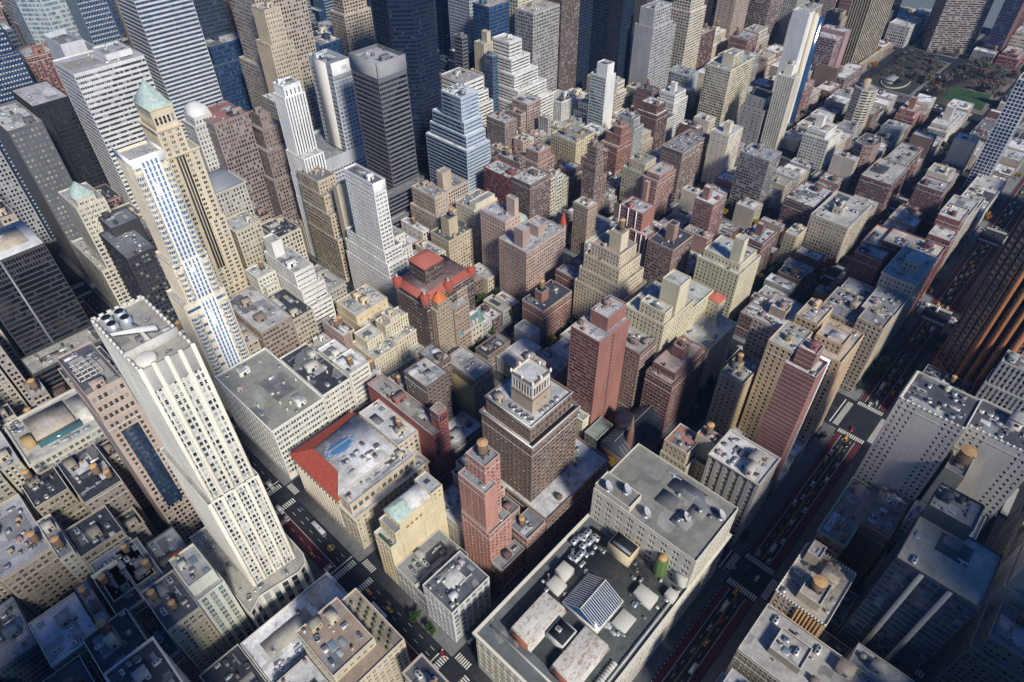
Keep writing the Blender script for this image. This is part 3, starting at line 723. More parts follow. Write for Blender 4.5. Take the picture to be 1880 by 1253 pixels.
# ---- library block
r=B('beige stone club block with red hipped roof rim and oval blue skylight','red-roofed club block',
 [((16,70,176.5,190),0,33,{'cornice':(1,1.3),'bulk':0,'dens':.8}),((17,64,180,190),32,42,{'bulk':1,'dens':1.2,'tanks':0,'S':pp(2.2,3.6,4.2,7)}),((16,60,190.3,237),0,38,{'clear':1,'cornice':(1,1.3)}),((60.3,76,190.3,228),0,45,{'tanks':1,'dens':.6,'bulk':1})],
 (.52,.46,.35),(.62,.62,.62),pp(1.6,2.3,3.7,4.2,g=5),name='club_house',cat='club house',bulk=0)
g=MB();g.mesh([(14.6,189,38.1),(26,203,42.6),(26,227,42.6),(14.6,238,38.1)],[(0,1,2,3)]);g.mesh([(14.6,238,38.1),(26,227,42.6),(60,230.5,42.6),(60,238,38.1)],[(0,1,2,3)]);g.mesh([(14.6,189,38.1),(16.6,189,38.1),(26,203,42.6)],[(0,1,2)]);part(r,'red_hip_roof',g,'red_tile')
g=MB();g.prism([(16.7,190.4),(60,190.4),(60,230.4),(26.1,226.9),(26.1,203.1)],38.0,42.4);part(r,'inner_roof',g,['roofing'],(.70,.70,.72))
g=MB();g.frust([(37.5+10.5*math.cos(t*math.pi/16),217+5.4*math.sin(t*math.pi/16)) for t in range(32)],42.4,[(37.5+6.5*math.cos(t*math.pi/16),217+3.0*math.sin(t*math.pi/16)) for t in range(32)],44,0);sk_=part(r,'oval_skylight',g,'sky_glass')
g=MB()
for k in range(-8,9):
    x=k*1.25;y=5.4*math.sqrt(max(0,1-(x/10.5)**2));g.tube((37.5+x,217-y,42.6),(37.5+x*.62,217,44.1),.16);g.tube((37.5+x,217+y,42.6),(37.5+x*.62,217,44.1),.16)
for k in (-2,-1,0,1,2):
    y=k*1.9;x=10*math.sqrt(max(0,1-(y/5.4)**2));g.tube((37.5-x,217+y,42.9),(37.5+x,217+y,42.9),.15)
g.tube((26,212,42.5),(47,212,42.5),.12);part(r,'skylight_bar',g,'pale_trim',None,sk_)
for i in range(18): eq(r,R.choice(('ac','ac2','duct')),R.uniform(28,57),R.uniform(194,209),42.4,(3,2.2,1.8),R.choice((0,1.57)),R.choice(GREYS))
g=MB()
for i in range(7):
    x=50+.9*i
    g.box(16+i*2.2-.0,16+i*2.2+.9,176.2,176.5,2,30)
part(r,'pilaster',g,'masonry',(.52,.46,.35))['kind']='stuff'
g=MB()
for i in range(14): g.cyl(15.4,193+i*3.1,.55,8,32,8)
part(r,'column',g,'masonry',(.50,.46,.38))['kind']='stuff'
r=B('long dark red brick block with square red corner turret','red turret block',[((76,88,176,238),0,52,{'W':BL,'dens':1.1,'bulk':1}),((81.5,88.3,175.7,183),0,66,{'st':pp(1.1,1.5,2.1,3.6),'dens':0,'bulk':0})],(.34,.075,.065),(.36,.33,.30),pp(1.1,1.7,2.6,3.4))
part(r,'turret_opening',bx(81.4,88.4,175.6,175.68,58,63),'black_tar') if 0 else None
g=MB()
for k in range(3):
    g.box(82.4+2*k,83.6+2*k,175.55,175.66,58.5,63.5);g.box(81.35,81.46,176.6+2*k,177.8+2*k,58.5,63.5)
part(r,'turret_louvre',g,'dark_spandrel')
B('low white roofed block right of red corner turret','low white roof by turret',[((89,116,176,194),0,27,{'dens':.8})],(.20,.19,.19),WR)
B('dark brick west wing of courtyard flats with blue roof tank','courtyard flats west wing',[((90,108,195,216),0,68,{'tanks':0,'dens':1}),((108.3,120,206,224),0,66)],(.16,.12,.10),(.50,.49,.46),pp(1.2,1.8,2.3,3.3),S=pp(1.2,1.8,3.3,3.3))
r=B('brown brick east wing of courtyard flats with yellow court walls','courtyard flats east wing',[((120.5,137,186,214),0,58,{'dens':1}),((128,139.5,188,222),0,52)],(.22,.17,.12),(.52,.50,.46),pp(1.2,1.8,2.4,3.3),W=pp(1.2,1.8,2.8,3.3))
part(r,'yellow_court_wall',bx(120.25,120.4,187,213,8,50),'masonry',(.50,.42,.22))
# ---- 37-38
B('long white loft building with stained grey roof at avenue corner','white stained-roof loft',[((14.5,51,251,318),0,49,{'dens':.4,'bulk':2,'cornice':(.5,.8)})],(.66,.66,.60),(.30,.30,.26),pr2(1.5,2.4,4.0,4.4,g=5),W=pp(2.2,2.5,4.2,4.4,g=5))
B('white loft building with black roof and row of skylights','white black-roof loft',[((51.3,72,251,300),0,51,{'dens':.8,'bulk':2})],(.66,.64,.56),DR,pr2(1.4,2.2,3.8,4.2),dens=1)
B('taller white loft with pale roof and orange-topped tank','white pale-roof loft',[((72.3,88,251,270),0,54,{'tanks':1}),((74,88,270.3,290),0,50,{'tanks':0})],(.68,.66,.57),WR,sp(1.9,1.7,3.8,m=1.4),W=pp(1.5,2,4,4))
B('dark roofed loft with two large orange-topped tanks','two-tank dark loft',[((20,48,300,320),0,50,{'tanks':2,'dens':1.2})],(.55,.50,.40),DR,occ=False) if 0 else None
r=B('cream art deco block with stepped buttressed front','stepped cream deco block',[((100,151,262,292),0,20,{}),((100.3,122,265,291.5),19,37,{'dens':1}),((122.3,150,272,291.5),19,33,{}),((123,146,280,291),32,44,{'dens':1,'ph':1.6}),((104,118,276,291),36,44,{}),((128,137,279.5,290),43,48,{'dens':0})],(.66,.59,.42),(.55,.54,.50),pi_(.95,1.8,2.1,3.3,d=.45),W=pp(1.,1.7,3.4,3.4,m=2),dens=.9)
B('yellow cream loft with white roof terrace behind stepped deco block','yellow terrace loft',[((120,152,295,338),0,29,{'dens':.5,'S':pp(1.4,1.9,3.6,3.6)}),((120.3,150,312,337.6),28,37,{'dens':1.1,'bulk':2,'S':pp(1,1.5,5,4)})],(.64,.53,.32),(.62,.60,.57),pp(1.4,2,3.3,3.8),W=BL)
B('brown brick loft with pale stepped roof below limestone tower','brown pale-roof loft',[((56,80,329,381),0,53,{'dens':1.3,'bulk':2,'W':pp(1.2,1.8,3.3,3.6)}),],(.30,.23,.18),(.55,.55,.54),pp(1.6,2.2,2.6,3.8))
B('low brown loft with dark navy roof next to white stepped office','navy roof loft',[((80.3,97,329,366),0,49,{'dens':.7})],(.42,.37,.28),DR,pp(1.6,2.2,2.6,3.8))
B('white office with stepped setbacks, banded windows and rooftop cage','white banded stepped office',[((97.5,118,337,385),0,44,{}),((97.8,117.8,341,385),43,58,{'dens':.7}),((98.1,114,345,385),57,72,{'dens':1.5,'bulk':1}),((100,108,372,384),71,84,{'st':BL,'dens':0,'bulk':0})],(.68,.67,.62),(.50,.49,.45),sp(1.5,1.25,3.6,m=.8),W=pp(1.1,1.6,3.5,3.6,m=2))
B('small cream block with teal rooftop dome beside white stepped office','small cream teal-roof block',[((82,97,372,389),0,62,{'tanks':1,'dens':1.6}),((84,93,366.5,371.6),0,55)],(.62,.60,.50),(.48,.50,.48),pp(1.4,1.9,2.7,3.6))
B('grey low block with dirty roof between tan ziggurat and white bands','low grey dirty-roof block',[((118.5,140,352,389),0,36)],(.36,.34,.30),(.38,.38,.36))
# ---- 425 fifth
def bay(x0,x1,v):
    xm=(x0+x1)/2;return [(x0,v+.3)]+[(xm-(x1-x0)/2*math.cos(t*math.pi/6),v-2.4*math.sin(t*math.pi/6)) for t in range(1,6)]+[(x1,v+.3)]
BS=('strip',1,2.1,1.1,3.35,{'m':.12,'mu':.1})
r=B('tall slim tower striped white and blue with cream balconied corners','blue-striped slim tower',
 [((17,44,329,352),0,100,{'S':('strip',1,2.3,2.2,6.7,{'m':.8}),'clear':1}),((20.5,42,330,351.5),98,128,{'clear':1}),((22.5,40,331,351),126,192,{'dens':.6}),
  (bay(17.6,23.6,329),4,92,{'st':BS,'ph':.9,'clear':1}),(bay(37.6,43.4,329),4,92,{'st':BS,'ph':.9,'clear':1}),(bay(21,26,330),100,124,{'st':BS,'ph':.9,'clear':1}),(bay(36.6,41.6,330),100,124,{'st':BS,'ph':.9,'clear':1}),(bay(21.6,26.5,331),128,186,{'st':BS,'ph':.9,'clear':1}),(bay(36.4,41.2,331),128,186,{'st':BS,'ph':.9,'clear':1})],
 (.70,.62,.46),(.5,.5,.48),pp(2.4,2.3,4.3,3.4,m=.5),W=('pier',1.1,2.4,2.2,3.4,{'d':.3}),name='apartment_tower',cat='tower',glass='sky_glass',trim='dark_spandrel',wk='pane',bulk=1,ph=1.6)
g=MB();gg=MB()
for z0,z1,v in((4,100,329),(100,128,330),(128,193.5,331)):
    for k in range(5):
        x=26.9+k*2.3;g.box(x-.55,x+.55,v-1.15,v-.02,z0,z1)
    gg.box(26.9,36.1,v-.45,v-.03,z0,z1-3)
part(r,'white_stripe',g,'painted',(.80,.80,.80))['kind']='stuff'
part(r,'blue_stripe_glazing',gg,'sky_glass')
g=MB()
for z in np.arange(6,190,3.35):
    for k in range(4):
        v=(329 if z<100 else 330 if z<128 else 331)-.5;g.box(27.5+2.3*k,28.6+2.3*k,v-.12,v,z,z+.55)
part(r,'stripe_spandrel',g,'painted',(.62,.64,.66))['kind']='stuff'
g=MB();g.box(22.3,40.2,330.6,331.2,188,193.6);g.box(22.2,22.7,331.2,351,190,193.6);g.box(39.8,40.3,331.2,351,190,193.6);part(r,'white_crown_wall',g,'painted',(.80,.80,.78))
# ---- white ribbed tower in the left foreground
q400=[(-42.4,180),(-22,178.6),(-22,222),(-42.4,222)]
r=B('tall pale stone tower with broad white ribs and toothed roof crown','pale ribbed tower',
 [([(-53,167),(-45,171.5),(-24,168.2),(-19,170),(-16.8,175),(-16.6,183),(-16.6,228),(-53,228)],0,40,{'st':pi_(3.0,3.6,4.4,4.4,d=.7,g=4),'ph':1.2,'dens':.6,'bulk':0}),([(-44.4,178.6),(-20.6,176.8),(-20.6,223),(-44.4,223)],39,112,{'clear':1,'ph':.6}),(q400,111,190,{'clear':1})],
 (.66,.65,.58),(.42,.40,.35),pp(1.45,2.3,1.85,3.5,m=.6),W=pi_(1.1,2.4,2.1,3.5,d=.5),name='hotel_tower',cat='tower',trim='grey_trim',glass='mixed_glass',occ=True)
g=MB()
for k in range(5):
    x=-43.4+k*5.45;y=178.6-(x+44.4)*.076-.5;g.box(x-.75,x+.75,y-.5,y+.9,40,112)
    x=-41.6+k*4.75;y=180-(x+42.4)*.069-.5;g.frust(rect(x-.75,x+.75,y-.5,y+.9),112,rect(x-.75,x+.75,y-.1,y+.9),192)
part(r,'stone_rib',g,'masonry',(.74,.70,.58))['kind']='stuff'
g=MB()
for k in range(7):
    x=-42+3.0*k;g.box(x,x+1.7,221,221.9,190,191.3)
for k in range(13):
    y=182+3.1*k;g.box(-42.4,-41.4,y,y+1.8,190,191.3);g.box(-23,-22,y,y+1.8,190,191.3)
part(r,'crown_tooth',g,'masonry',(.60,.59,.54))['kind']='stuff'
g=MB();g.prism([(-42.3,179.6),(-22.1,178.2),(-22.1,179.2),(-42.3,180.6)],180,191);part(r,'crown_screen',g,'masonry',(.36,.355,.34))
g=MB();g.box(-42,-22.4,190,191,189,193);g.box(-33,-32,191,205,189,193);part(r,'crown_partition',g,'masonry',(.5,.49,.45))
g=MB();g.mesh([(-41,203,193),(-28,193,193.4),(-28,196.5,193.4),(-41,204,193),(-41,203,194),(-28,193,194.6),(-28,196.5,194.6),(-41,204,194)],[(0,1,5,4),(1,2,6,5),(2,3,7,6),(4,5,6,7)]);part(r,'white_roof_wing',g,'painted',(.66,.65,.60))
for x,y in((-38,216),(-33,216),(-38,211),(-33,211)):
    g=MB();g.cyl(x,y,2.0,189,192.5,18,0);g.cyl(x,y,1.6,192.4,192.55,18,1);part(r,'cooling_tower',g,['metal','rubber'],(.50,.54,.60))
g=MB();g.cyl(-37.5,185,3.6,189,191.4,22,0);g.cyl(-37.5,185,3.6,191.4,192,22,0,2.8);part(r,'round_white_tank',g,'painted',(.66,.64,.58))
for i in range(8): eq(r,R.choice(('ac','duct','bulkhead','vent')),R.uniform(-40,-25),R.uniform(182,210),189,(2.6,2.2,1.8),0,R.choice(GREYS))
# ---- west side of the avenue
r=B('dark glass office slab with thin horizontal bands and white roof','dark banded slab',[((-66,-15.3,395,416),0,58,{'dens':1.4,'bulk':1}),((-62,-20,418,456),0,124,{'S':sp(2.7,1.6,3.6,m=.3),'clear':1})],(.065,.065,.065),(.42,.40,.36),sp(2.4,1.6,3.7,m=.3),name='office_tower',cat='tower',glass='black_glass',trim='dark_spandrel',bulk=0,wk='pane')
g=MB();g.prism(rect(-61.5,-20.4,418.5,455.6),123,124.6);part(r,'white_roof_rim',g,'roofing',(.72,.72,.72))
g=MB();g.box(-48,-26,426,448,124.6,126);part(r,'tan_roof_deck',g,'roofing',(.50,.43,.33))
for i in range(3): eq(r,'ac2',-44+3*i,440,126,(4,3,2),0,(.6,.62,.65))
part(r,'slab_pilaster',bx(-46,-44.6,417.2,418,10,124),'metal',(.14,.15,.17))
r=B('wide cream store with tan roof deck and long teal skylight','teal-skylight store',[((-93,-50,329,372),0,51,{'clear':1,'cornice':(.8,1.4)})],(.50,.49,.42),(.52,.50,.46),pp(1.7,2.4,3.1,4.3),name='store',cat='store')
part(r,'tan_roof_deck',bx(-84,-62,344,366,50,52.5),'roofing',(.50,.44,.37))
part(r,'teal_skylight',bx(-84,-60,338,342.8,50,52),'green_glass');part(r,'pale_terrace',bx(-60,-51,338,366,50,51),'roofing',(.70,.66,.58))
part(r,'ochre_wall',bx(-90,-84.5,342,350,50,55),'masonry',(.42,.30,.14))
for i in range(10): eq(r,R.choice(('ac','ac2','duct','skylight')),R.uniform(-91,-86),R.uniform(352,370),50,(2.6,2.2,1.8),0,R.choice(GREYS))
for i in range(4): part(r,'roof_skylight',bx(-80+6*i,-76+6*i,333,334.6,50,51),'pale_glass')
r=B('tan stone tower with dark gridded window bay and open steel roof frames','tan dark-bay tower',[((-56,-38.5,251,289),0,57,{}),((-56,-38.8,251.3,288.7),56,117,{'clear':1,'S':pp(1.4,2.2,2.2,3.6,m=1.6)}),((-55.5,-39.2,251.7,288),116,136,{'S':pp(1.4,2.6,2.6,5),'dens':.7,'bulk':1})],(.45,.35,.28),(.10,.10,.13),pp(1.3,2.2,2.3,3.7),W=BL,name='office_tower',cat='tower')
g=MB();g.box(-51.6,-43.4,250.6,251,44,108);part(r,'dark_window_bay',g,'dark_spandrel')
g=MB();gy=[]
for z in range(17):
    for k in range(6): gy.append([(-51.4+k*1.35,250.5,45+z*3.7),(-50.3+k*1.35,250.5,45+z*3.7),(-50.3+k*1.35,250.5,47.6+z*3.7),(-51.4+k*1.35,250.5,47.6+z*3.7)])
g.quads(gy);part(r,'bay_glazing',g,'blue_glass')['kind']='stuff'
g=MB()
for k in range(5): g.box(-54+2.6*k,-53.7+2.6*k,262,276,136,136.5);g.box(-54,-43.4,262+3.4*k,262.3+3.4*k,136,136.5)
part(r,'open_roof_frame',g,'pale_trim')
# lower left lofts
B('black roofed loft with two orange-topped tanks and pale parapet','black two-tank loft',[((-82,-62,271,309),0,60,{'tanks':2,'dens':.8})],(.28,.24,.20),DR,tanks=0)
B('brown loft with white-edged pale roof and many windows, far lower left','pale-roof corner loft',[((-128,-103.8,262,309),0,55,{'tanks':2,'dens':.9})],(.40,.33,.24),(.45,.45,.48),pp(1.6,2.1,3.0,3.8),tanks=0)
B('narrow pale brick loft with light windows right of pale-roof loft','narrow pale loft',[((-103.5,-96.6,249,280),0,58,{'tanks':1})],(.50,.47,.38),(.30,.31,.33),pp(1.3,2,2.2,3.7),tanks=1)
B('dark roofed loft with white duct boxes and tan windowed front','white-duct dark loft',[((-96.3,-75,246,268),0,54,{'dens':1.6})],(.36,.31,.22),DR,pp(1.8,2.2,3.0,3.8))
r=B('low dark loft with bright orange painted upper wall','orange wall loft',[((-72,-56,212,238),0,44,{'dens':1.8})],(.10,.10,.11),(.40,.42,.45),pp(1.2,1.6,2.6,3.6))
part(r,'orange_wall',bx(-72.2,-56,211.75,211.95,38.5,44),'painted',(.78,.22,.02));part(r,'orange_wall',bx(-66,-58,213.5,219,42.9,48),'painted',(.78,.22,.02))
B('low grey roofed block with slanted sheds beside pale ribbed tower','slanted shed block',[((-60,-49,213,236),0,26,{'dens':1})],(.22,.23,.25),(.25,.26,.28))
B('loft with blue grey roof and pale east party wall','blue-grey roof loft',[((-95,-74.3,214,243),0,50,{'dens':1.9})],(.34,.32,.27),(.26,.30,.35),pp(1.6,2,2.9,3.7))
r=B('all-black flat roofed loft with pale rear parapet and single orange tank','all-black roof loft',[((-97,-84.5,204,234),0,50,{'tanks':1,'dens':.2,'bulk':0})],(.12,.11,.11),(.015,.017,.025),tanks=1)
part(r,'pale_parapet',bx(-97,-84.5,233.2,234.3,49,52),'painted',(.66,.66,.52))
B('grey roofed loft with arched parapet and two dull round tanks','arched parapet loft',[((-84,-72,204,240),0,50,{'tanks':2,'dens':1.2})],(.22,.22,.22),(.20,.22,.26))
B('tan loft with pair of orange tanks and banded windows','paired orange tank loft',[((-84,-68,176,203),0,58,{'tanks':2,'dens':1.2}),((-80,-70,176.3,190),0,50)],(.46,.41,.28),(.10,.11,.13),pp(1.8,2.,2.6,3.6))
B('green glazed loft with white stepped parapets in front of ribbed tower','green glazed loft',[((-67.6,-54,176.5,200),0,62,{'S':pi_(2.4,2.6,3.4,3.7,d=.4)}),((-67.2,-55,180,199.6),61,70,{'S':BL,'dens':1.6})],(.62,.63,.52),(.45,.46,.46),pi_(2.4,2.6,3.4,3.7,d=.4),glass='green_glass')
B('white patched roof loft in dark lower left corner','white patched loft',[((-127,-106,204,233),0,50,{'dens':1})],(.30,.28,.27),(.60,.60,.60))
B('dark roof loft with tan front and teal blue roof panels','dark tan-front loft',[((-112,-92,176,203),0,55,{'tanks':1,'dens':1})],(.48,.44,.30),DR,pp(1.8,2.2,2.9,3.7))
B('blue glass office at lower left edge','blue edge office',[((-150,-129,228,262),0,40,{})],(.10,.16,.22),(.3,.3,.3),cu(2.6,1.6,3.6),glass='blue_glass',wk='pane')
B('low dark loft with red flank between all-black roof and tan tank loft','red flank loft',[((-91.5,-84.6,176,203.5),0,40)],(.24,.09,.08),(.06,.07,.09))
r=B('long white roofed block with speckled blue skylight patch by crosswalk','long white roof block',[((-64,-15.3,128,154),0,46,{'dens':.25,'bulk':0,'S':BL})],(.55,.52,.47),(.80,.80,.80),pp(1.6,2.2,3.2,4))
part(r,'white_roof_slab',bx(-30,-17,131,152,45,46.6),'roofing',(.62,.61,.59))
for i in range(26): eq(r,R.choice(('skylight','ac','vent')),R.uniform(-60,-34),R.uniform(129.5,134),45,(R.uniform(1.2,2.4),R.uniform(1.2,2),1.2),0,R.choice(((.66,.66,.68),(.2,.28,.42),(.5,.52,.58))))
r=B('tan terraced block with wooden roof deck and planted balcony','tan roof-deck block',[((-46,-15.5,90,124),0,70,{'clear':1}),((-46,-25,97,123.6),69,76,{'dens':1.8,'bulk':2})],(.52,.45,.30),(.34,.26,.20),pp(1.5,2,3,3.6))
for i in range(22): part(r,'planter',bx(-23.5+(i%4)*1.8,-22.5+(i%4)*1.8,92+i*1.3,93+i*1.3,68.9,70+R.random()),'foliage',(.05,.09,.04))
B('dark low block with crossed vents left of long white roof','crossed vent block',[((-84,-64.6,128,156),0,44,{'dens':1.4})],(.24,.23,.22),DR)
B('small white roofed block below long white roof block','small white roof block',[((-64,-46.5,97,124),0,52,{'dens':.8})],(.30,.26,.24),(.60,.60,.61))
# ---- north along the avenue
r=B('tall tan stone tower with pale green pyramid roof and arched crown','green-pyramid stone tower',
 [((62,91,407,440),0,43,{'cornice':(.5,.8)}),((63,88,407.4,439),42,100,{'clear':1}),((63.8,86.5,408,436),99,152,{'clear':1,'cornice':(.7,1.2)}),((64.5,81,408.6,432),151,170,{'clear':1,'cornice':(.8,1.2)}),((65.5,80,409,431),169,183,{'clear':1,'S':pp(1.4,4.5,2.6,12,t=1),'W':pp(1.4,4.5,2.6,12,t=1),'cornice':(.5,.8)})],
 (.58,.49,.33),(.45,.42,.36),pr2(1.1,1.8,4.6,3.5),W=pi_(1.1,1.9,2.6,3.5,d=.4),name='office_tower',cat='tower',bulk=0)
part(r,'pyramid_roof',hip(65.5,80,409,431,183,197.5,.12,.3),'copper')
g=MB();g.box(69.5,76,407.1,407.95,60,150);part(r,'central_window_bay',g,'dark_spandrel')
g=MB()
for k in range(4): g.box(69.3+2.1*k,69.8+2.1*k,406.8,407.2,60,150)
part(r,'bay_mullion',g,'masonry',(.58,.49,.33))['kind']='stuff'
r=B('pale precast tower with teal pyramid cap and diagonal trusses','teal-capped precast tower',[((12,25,486,546),0,50,{'tanks':0}),((16.5,37,486.4,520),49,104,{'dens':.5}),((19,32,487,503),103,109,{'clear':1})],(.60,.57,.47),(.45,.43,.40),pr2(1.2,1.7,4,3.6),name='office_tower',cat='tower')
part(r,'pyramid_cap',hip(19,32,487,503,109,118,.25,.3),'copper')
g=MB()
for z in range(56,98,9): g.tube((22,486,z),(26.5,486,z+8),.4);g.tube((31,486,z),(26.5,486,z+8),.4)
part(r,'truss',g,'painted',(.62,.62,.55))
B('dark charcoal glass office with stepped roof terraces beside blue-striped tower','charcoal terraced office',[((16,36,407,452),0,98,{'dens':1.6}),((22,42,440,462),0,104,{'st':BL,'dens':.4})],(.05,.052,.058),MR,pp(1.6,1.9,2.6,3.6),W=sp(2,1.6,3.6),glass='window_glass',trim='dark_spandrel')
B('grey brown tower with scattered bright blinds and pale roof edge','bright-blind grey tower',[((13,37,564,620),0,139,{'dens':1})],(.12,.12,.125),(.6,.59,.56),pp(1.5,1.8,3.2,4.2),W=BL,name='office_tower',cat='tower',glass='pale_glass',ph=1.6)
B('black slab tower with thin ribs left of the banded office','black ribbed slab',[((42,70,600,650),0,138,{'dens':.5}),((42,49,596,599.6),0,128,{'st':BL})],(.03,.032,.04),(.45,.45,.48),pi_(1.2,2.2,1.7,3.7,d=.3),name='office_tower',cat='tower',glass='black_glass',trim='dark_spandrel')
B('wide white banded office slab with flat grey roof','wide banded slab',[((67,120,546,588),0,170,{'dens':.12,'bulk':0}),((96,116,556,580),169.4,174,{'st':BL,'dens':1,'bulk':0})],(.62,.62,.60),(.48,.48,.50),sp(1.9,1.6,3.9,m=.3),name='office_tower',cat='tower',wk='pane',ph=1.2)
B('taller blue and white banded tower behind green pyramid roof','tall blue-banded tower',[((165,217,655,700),0,235)],(.55,.57,.60),WR,sp(2.2,1.7,3.9,m=.3),W=sp(2.2,1.7,3.9,m=.3),name='office_tower',cat='tower',glass='blue_glass',wk='pane')
r=B('grey white boxy mechanical tower behind wide banded slab','boxy white tower',[((83,101,612,650),0,172,{'st':BL,'dens':1.6,'ph':4}),((101.3,112,616,650),0,160,{'st':BL,'dens':.8,'bulk':0})],(.52,.53,.55),(.20,.21,.23),BL,name='office_tower',cat='tower')
B('pale faceted glass tower at upper left edge','pale faceted tower',[([(95,740),(110,722),(150,722),(165,740),(165,775),(95,775)],0,225)],(.40,.47,.52),WR,cu(2.6,1.7,3.9),name='office_tower',cat='tower',glass='pale_glass',wk='pane')
B('stepped grey block with white roof at far left edge','stepped grey block',[((-14,14,655,716),0,118,{}),((-8,10,660,700),117,128,{'st':BL})],(.36,.37,.40),(.6,.6,.58),pp(1.5,2,3,3.8),name='office_tower',cat='tower')
B('brown masonry hotel with crowded roof between banded towers','brown roof-garden hotel',[((150,196,735,775),0,120,{'dens':1.3})],(.26,.20,.17),(.45,.45,.46),pp(1.4,1.9,2.8,3.5),name='hotel',cat='hotel')
B('white domed stone block with colonnade','white domed block',[((122,142,500,520),0,125,{'cornice':(.6,.8),'dens':0,'bulk':0}),((124,139,501,517),124,131,{'clear':1})],(.56,.54,.50),GR,pp(1.3,2,2.6,3.8),cornice=(.6,.8))
r=BLD[-1][0];part(r,'dome',(lambda b:(b.frust(rect(124,139,501,517),131,rect(125.5,137.5,502.5,515.5),136,0),b.frust(rect(125.5,137.5,502.5,515.5),136,rect(129,134,506,512),139,0),b)[2])(MB()),'painted',(.66,.66,.64))
B('red roofed brown office with many windows left of brown setback tower','red-roofed brown office',[((132,162,486,520),0,128,{'dens':.7})],(.27,.21,.19),(.34,.15,.13),pp(1.3,1.9,2.4,3.6),name='office_tower',cat='tower')
B('brown setback tower with stepped top and arched cornices','brown setback tower',[((160,195,470,520),0,72,{}),((163,192,474,515),71,96,{}),((167,186,480,508),95,112,{'cornice':(.5,.7)}),((171,181,486,500),111,122,{'dens':0})],(.25,.19,.165),(.36,.34,.32),pp(1.2,1.8,2.6,3.4),name='office_tower',cat='tower',trim='grey_trim')
B('grey arcaded block with glass mansard roof','glass mansard block',[((94,122,437,462),0,100,{'clear':1,'cornice':(.8,1)})],(.45,.43,.37),GR,pp(1.4,2.2,2.6,3.6))
r=BLD[-1][0];part(r,'mansard_roof',(lambda b:(b.frust(rect(95,121,438,461),100,rect(100,116,443,456),108,0),b)[1])(MB()),'metal',(.32,.35,.38))
B('low cream arched loft beside green-pyramid tower','cream arched loft',[((91.5,112,408,430),0,82,{'dens':1.2,'cornice':(.6,.8)})],(.50,.45,.34),(.46,.46,.44),pp(1.5,2.2,2.6,3.8))
r=B('great tan stepped skyscraper rising out of the top edge','great tan skyscraper',[((232,292,570,625),0,120,{}),((237,288,573,622),119,185,{}),((243,282,578,618),184,215,{})],(.43,.35,.27),TR,pp(1.4,1.9,2.7,3.6),name='office_tower',cat='tower',occ=True)
B('tan ribbed limestone shaft next to great tan skyscraper','tan ribbed shaft',[((226,250,545,569),0,150,{}),((230,246,548,569),149,178,{})],(.50,.41,.28),TR,pi_(1.2,1.9,2.4,3.6,d=.5),name='office_tower',cat='tower')
r=B('bright white tower with black vertical window stripes and notched crown','white black-striped tower',
 [((168,186,409,452),0,62,{}),((168.4,185.5,412,452),61,84,{}),((169,188,426,452),83,104,{}),((171,189.5,437,453),103,150,{'clear':1}),((172.5,188,438,452),149,158,{'dens':.8,'S':pp(.9,4,3.4,7)})],
 (.74,.73,.70),(.62,.62,.60),pi_(1.,2.4,2.5,3.6,d=.5),name='office_tower',cat='tower',glass='black_glass',trim='dark_spandrel')
B('tan ziggurat loft with tiny windows left of white slab office','tan ziggurat loft',[((165,192,394,436),0,44,{}),((165.4,190,398,436),43,66,{}),((165.8,187,402,436),65,82,{}),((166.2,183,407,436),81,93,{'dens':2,'bulk':2})],(.50,.41,.28),(.20,.20,.22),pp(1.3,1.9,2.7,3.5))
r=B('pale grey slab tower with blank stair wall and numeral sign','pale numeral tower',[((222,290,486,545),0,62,{'dens':1}),((247,267,486.4,520),61,143,{'dens':.6})],(.42,.46,.50),(.24,.26,.29),pr2(1.,1.3,3.3,3.9,t=9),W=sp(1.8,1.6,3.9,t=6),name='office_tower',cat='tower',glass='black_glass',ph=3)
part(r,'blank_stair_wall',bx(246.2,246.9,494,512,61,142),'painted',(.66,.64,.60));part(r,'crown_band',bx(246.9,267.1,485.8,486.3,132,143),'painted',(.72,.72,.70));part(r,'louvre_band',bx(247.5,266.6,485.6,485.85,128.5,131.5),'grey_trim')
fc=bpy.data.curves.new('numeral_sign','FONT');fc.body='100';fc.size=4.6;fc.extrude=.08;fc.align_x='CENTER'
fo=bpy.data.objects.new('numeral_sign',fc);COL.objects.link(fo)
bpy.context.view_layer.update()
fm=bpy.data.meshes.new_from_object(fo);bpy.data.objects.remove(fo)
fm.transform(Matrix.Translation((259,485.65,135.5))@Matrix.Rotation(math.pi/2,4,'X'));fm.transform(Matrix.Translation((-r.location.x,-r.location.y,0)));fm.materials.clear();fm.materials.append(MATS['grey_trim']);link('numeral_sign',fm,r)
B('dark grey slab tower with grey louvred crown band','dark louvred-crown slab',[((216,290,395,468),0,36,{'dens':.9,'st':sp(2.4,1.6,3.8)}),((222,267,400,405.8),35,58,{'st':sp(2.2,1.6,3.8)}),((238,267,407,442),35,165,{'dens':.5,'bulk':1})],(.15,.155,.17),(.46,.46,.47),sp(2.15,1.75,3.9,m=.4,t=12),W=sp(2.,1.75,3.9,m=.4,t=12),name='office_tower',cat='tower',glass='black_glass',trim='dark_spandrel',wk='pane',ph=3)
r=BLD[-1][0];part(r,'louvred_crown',(lambda b:(b.box(237.6,267.4,406.6,406.95,153,165),b.box(237.6,237.95,406.6,442.3,153,165),b)[2])(MB()),'masonry',(.30,.30,.31))
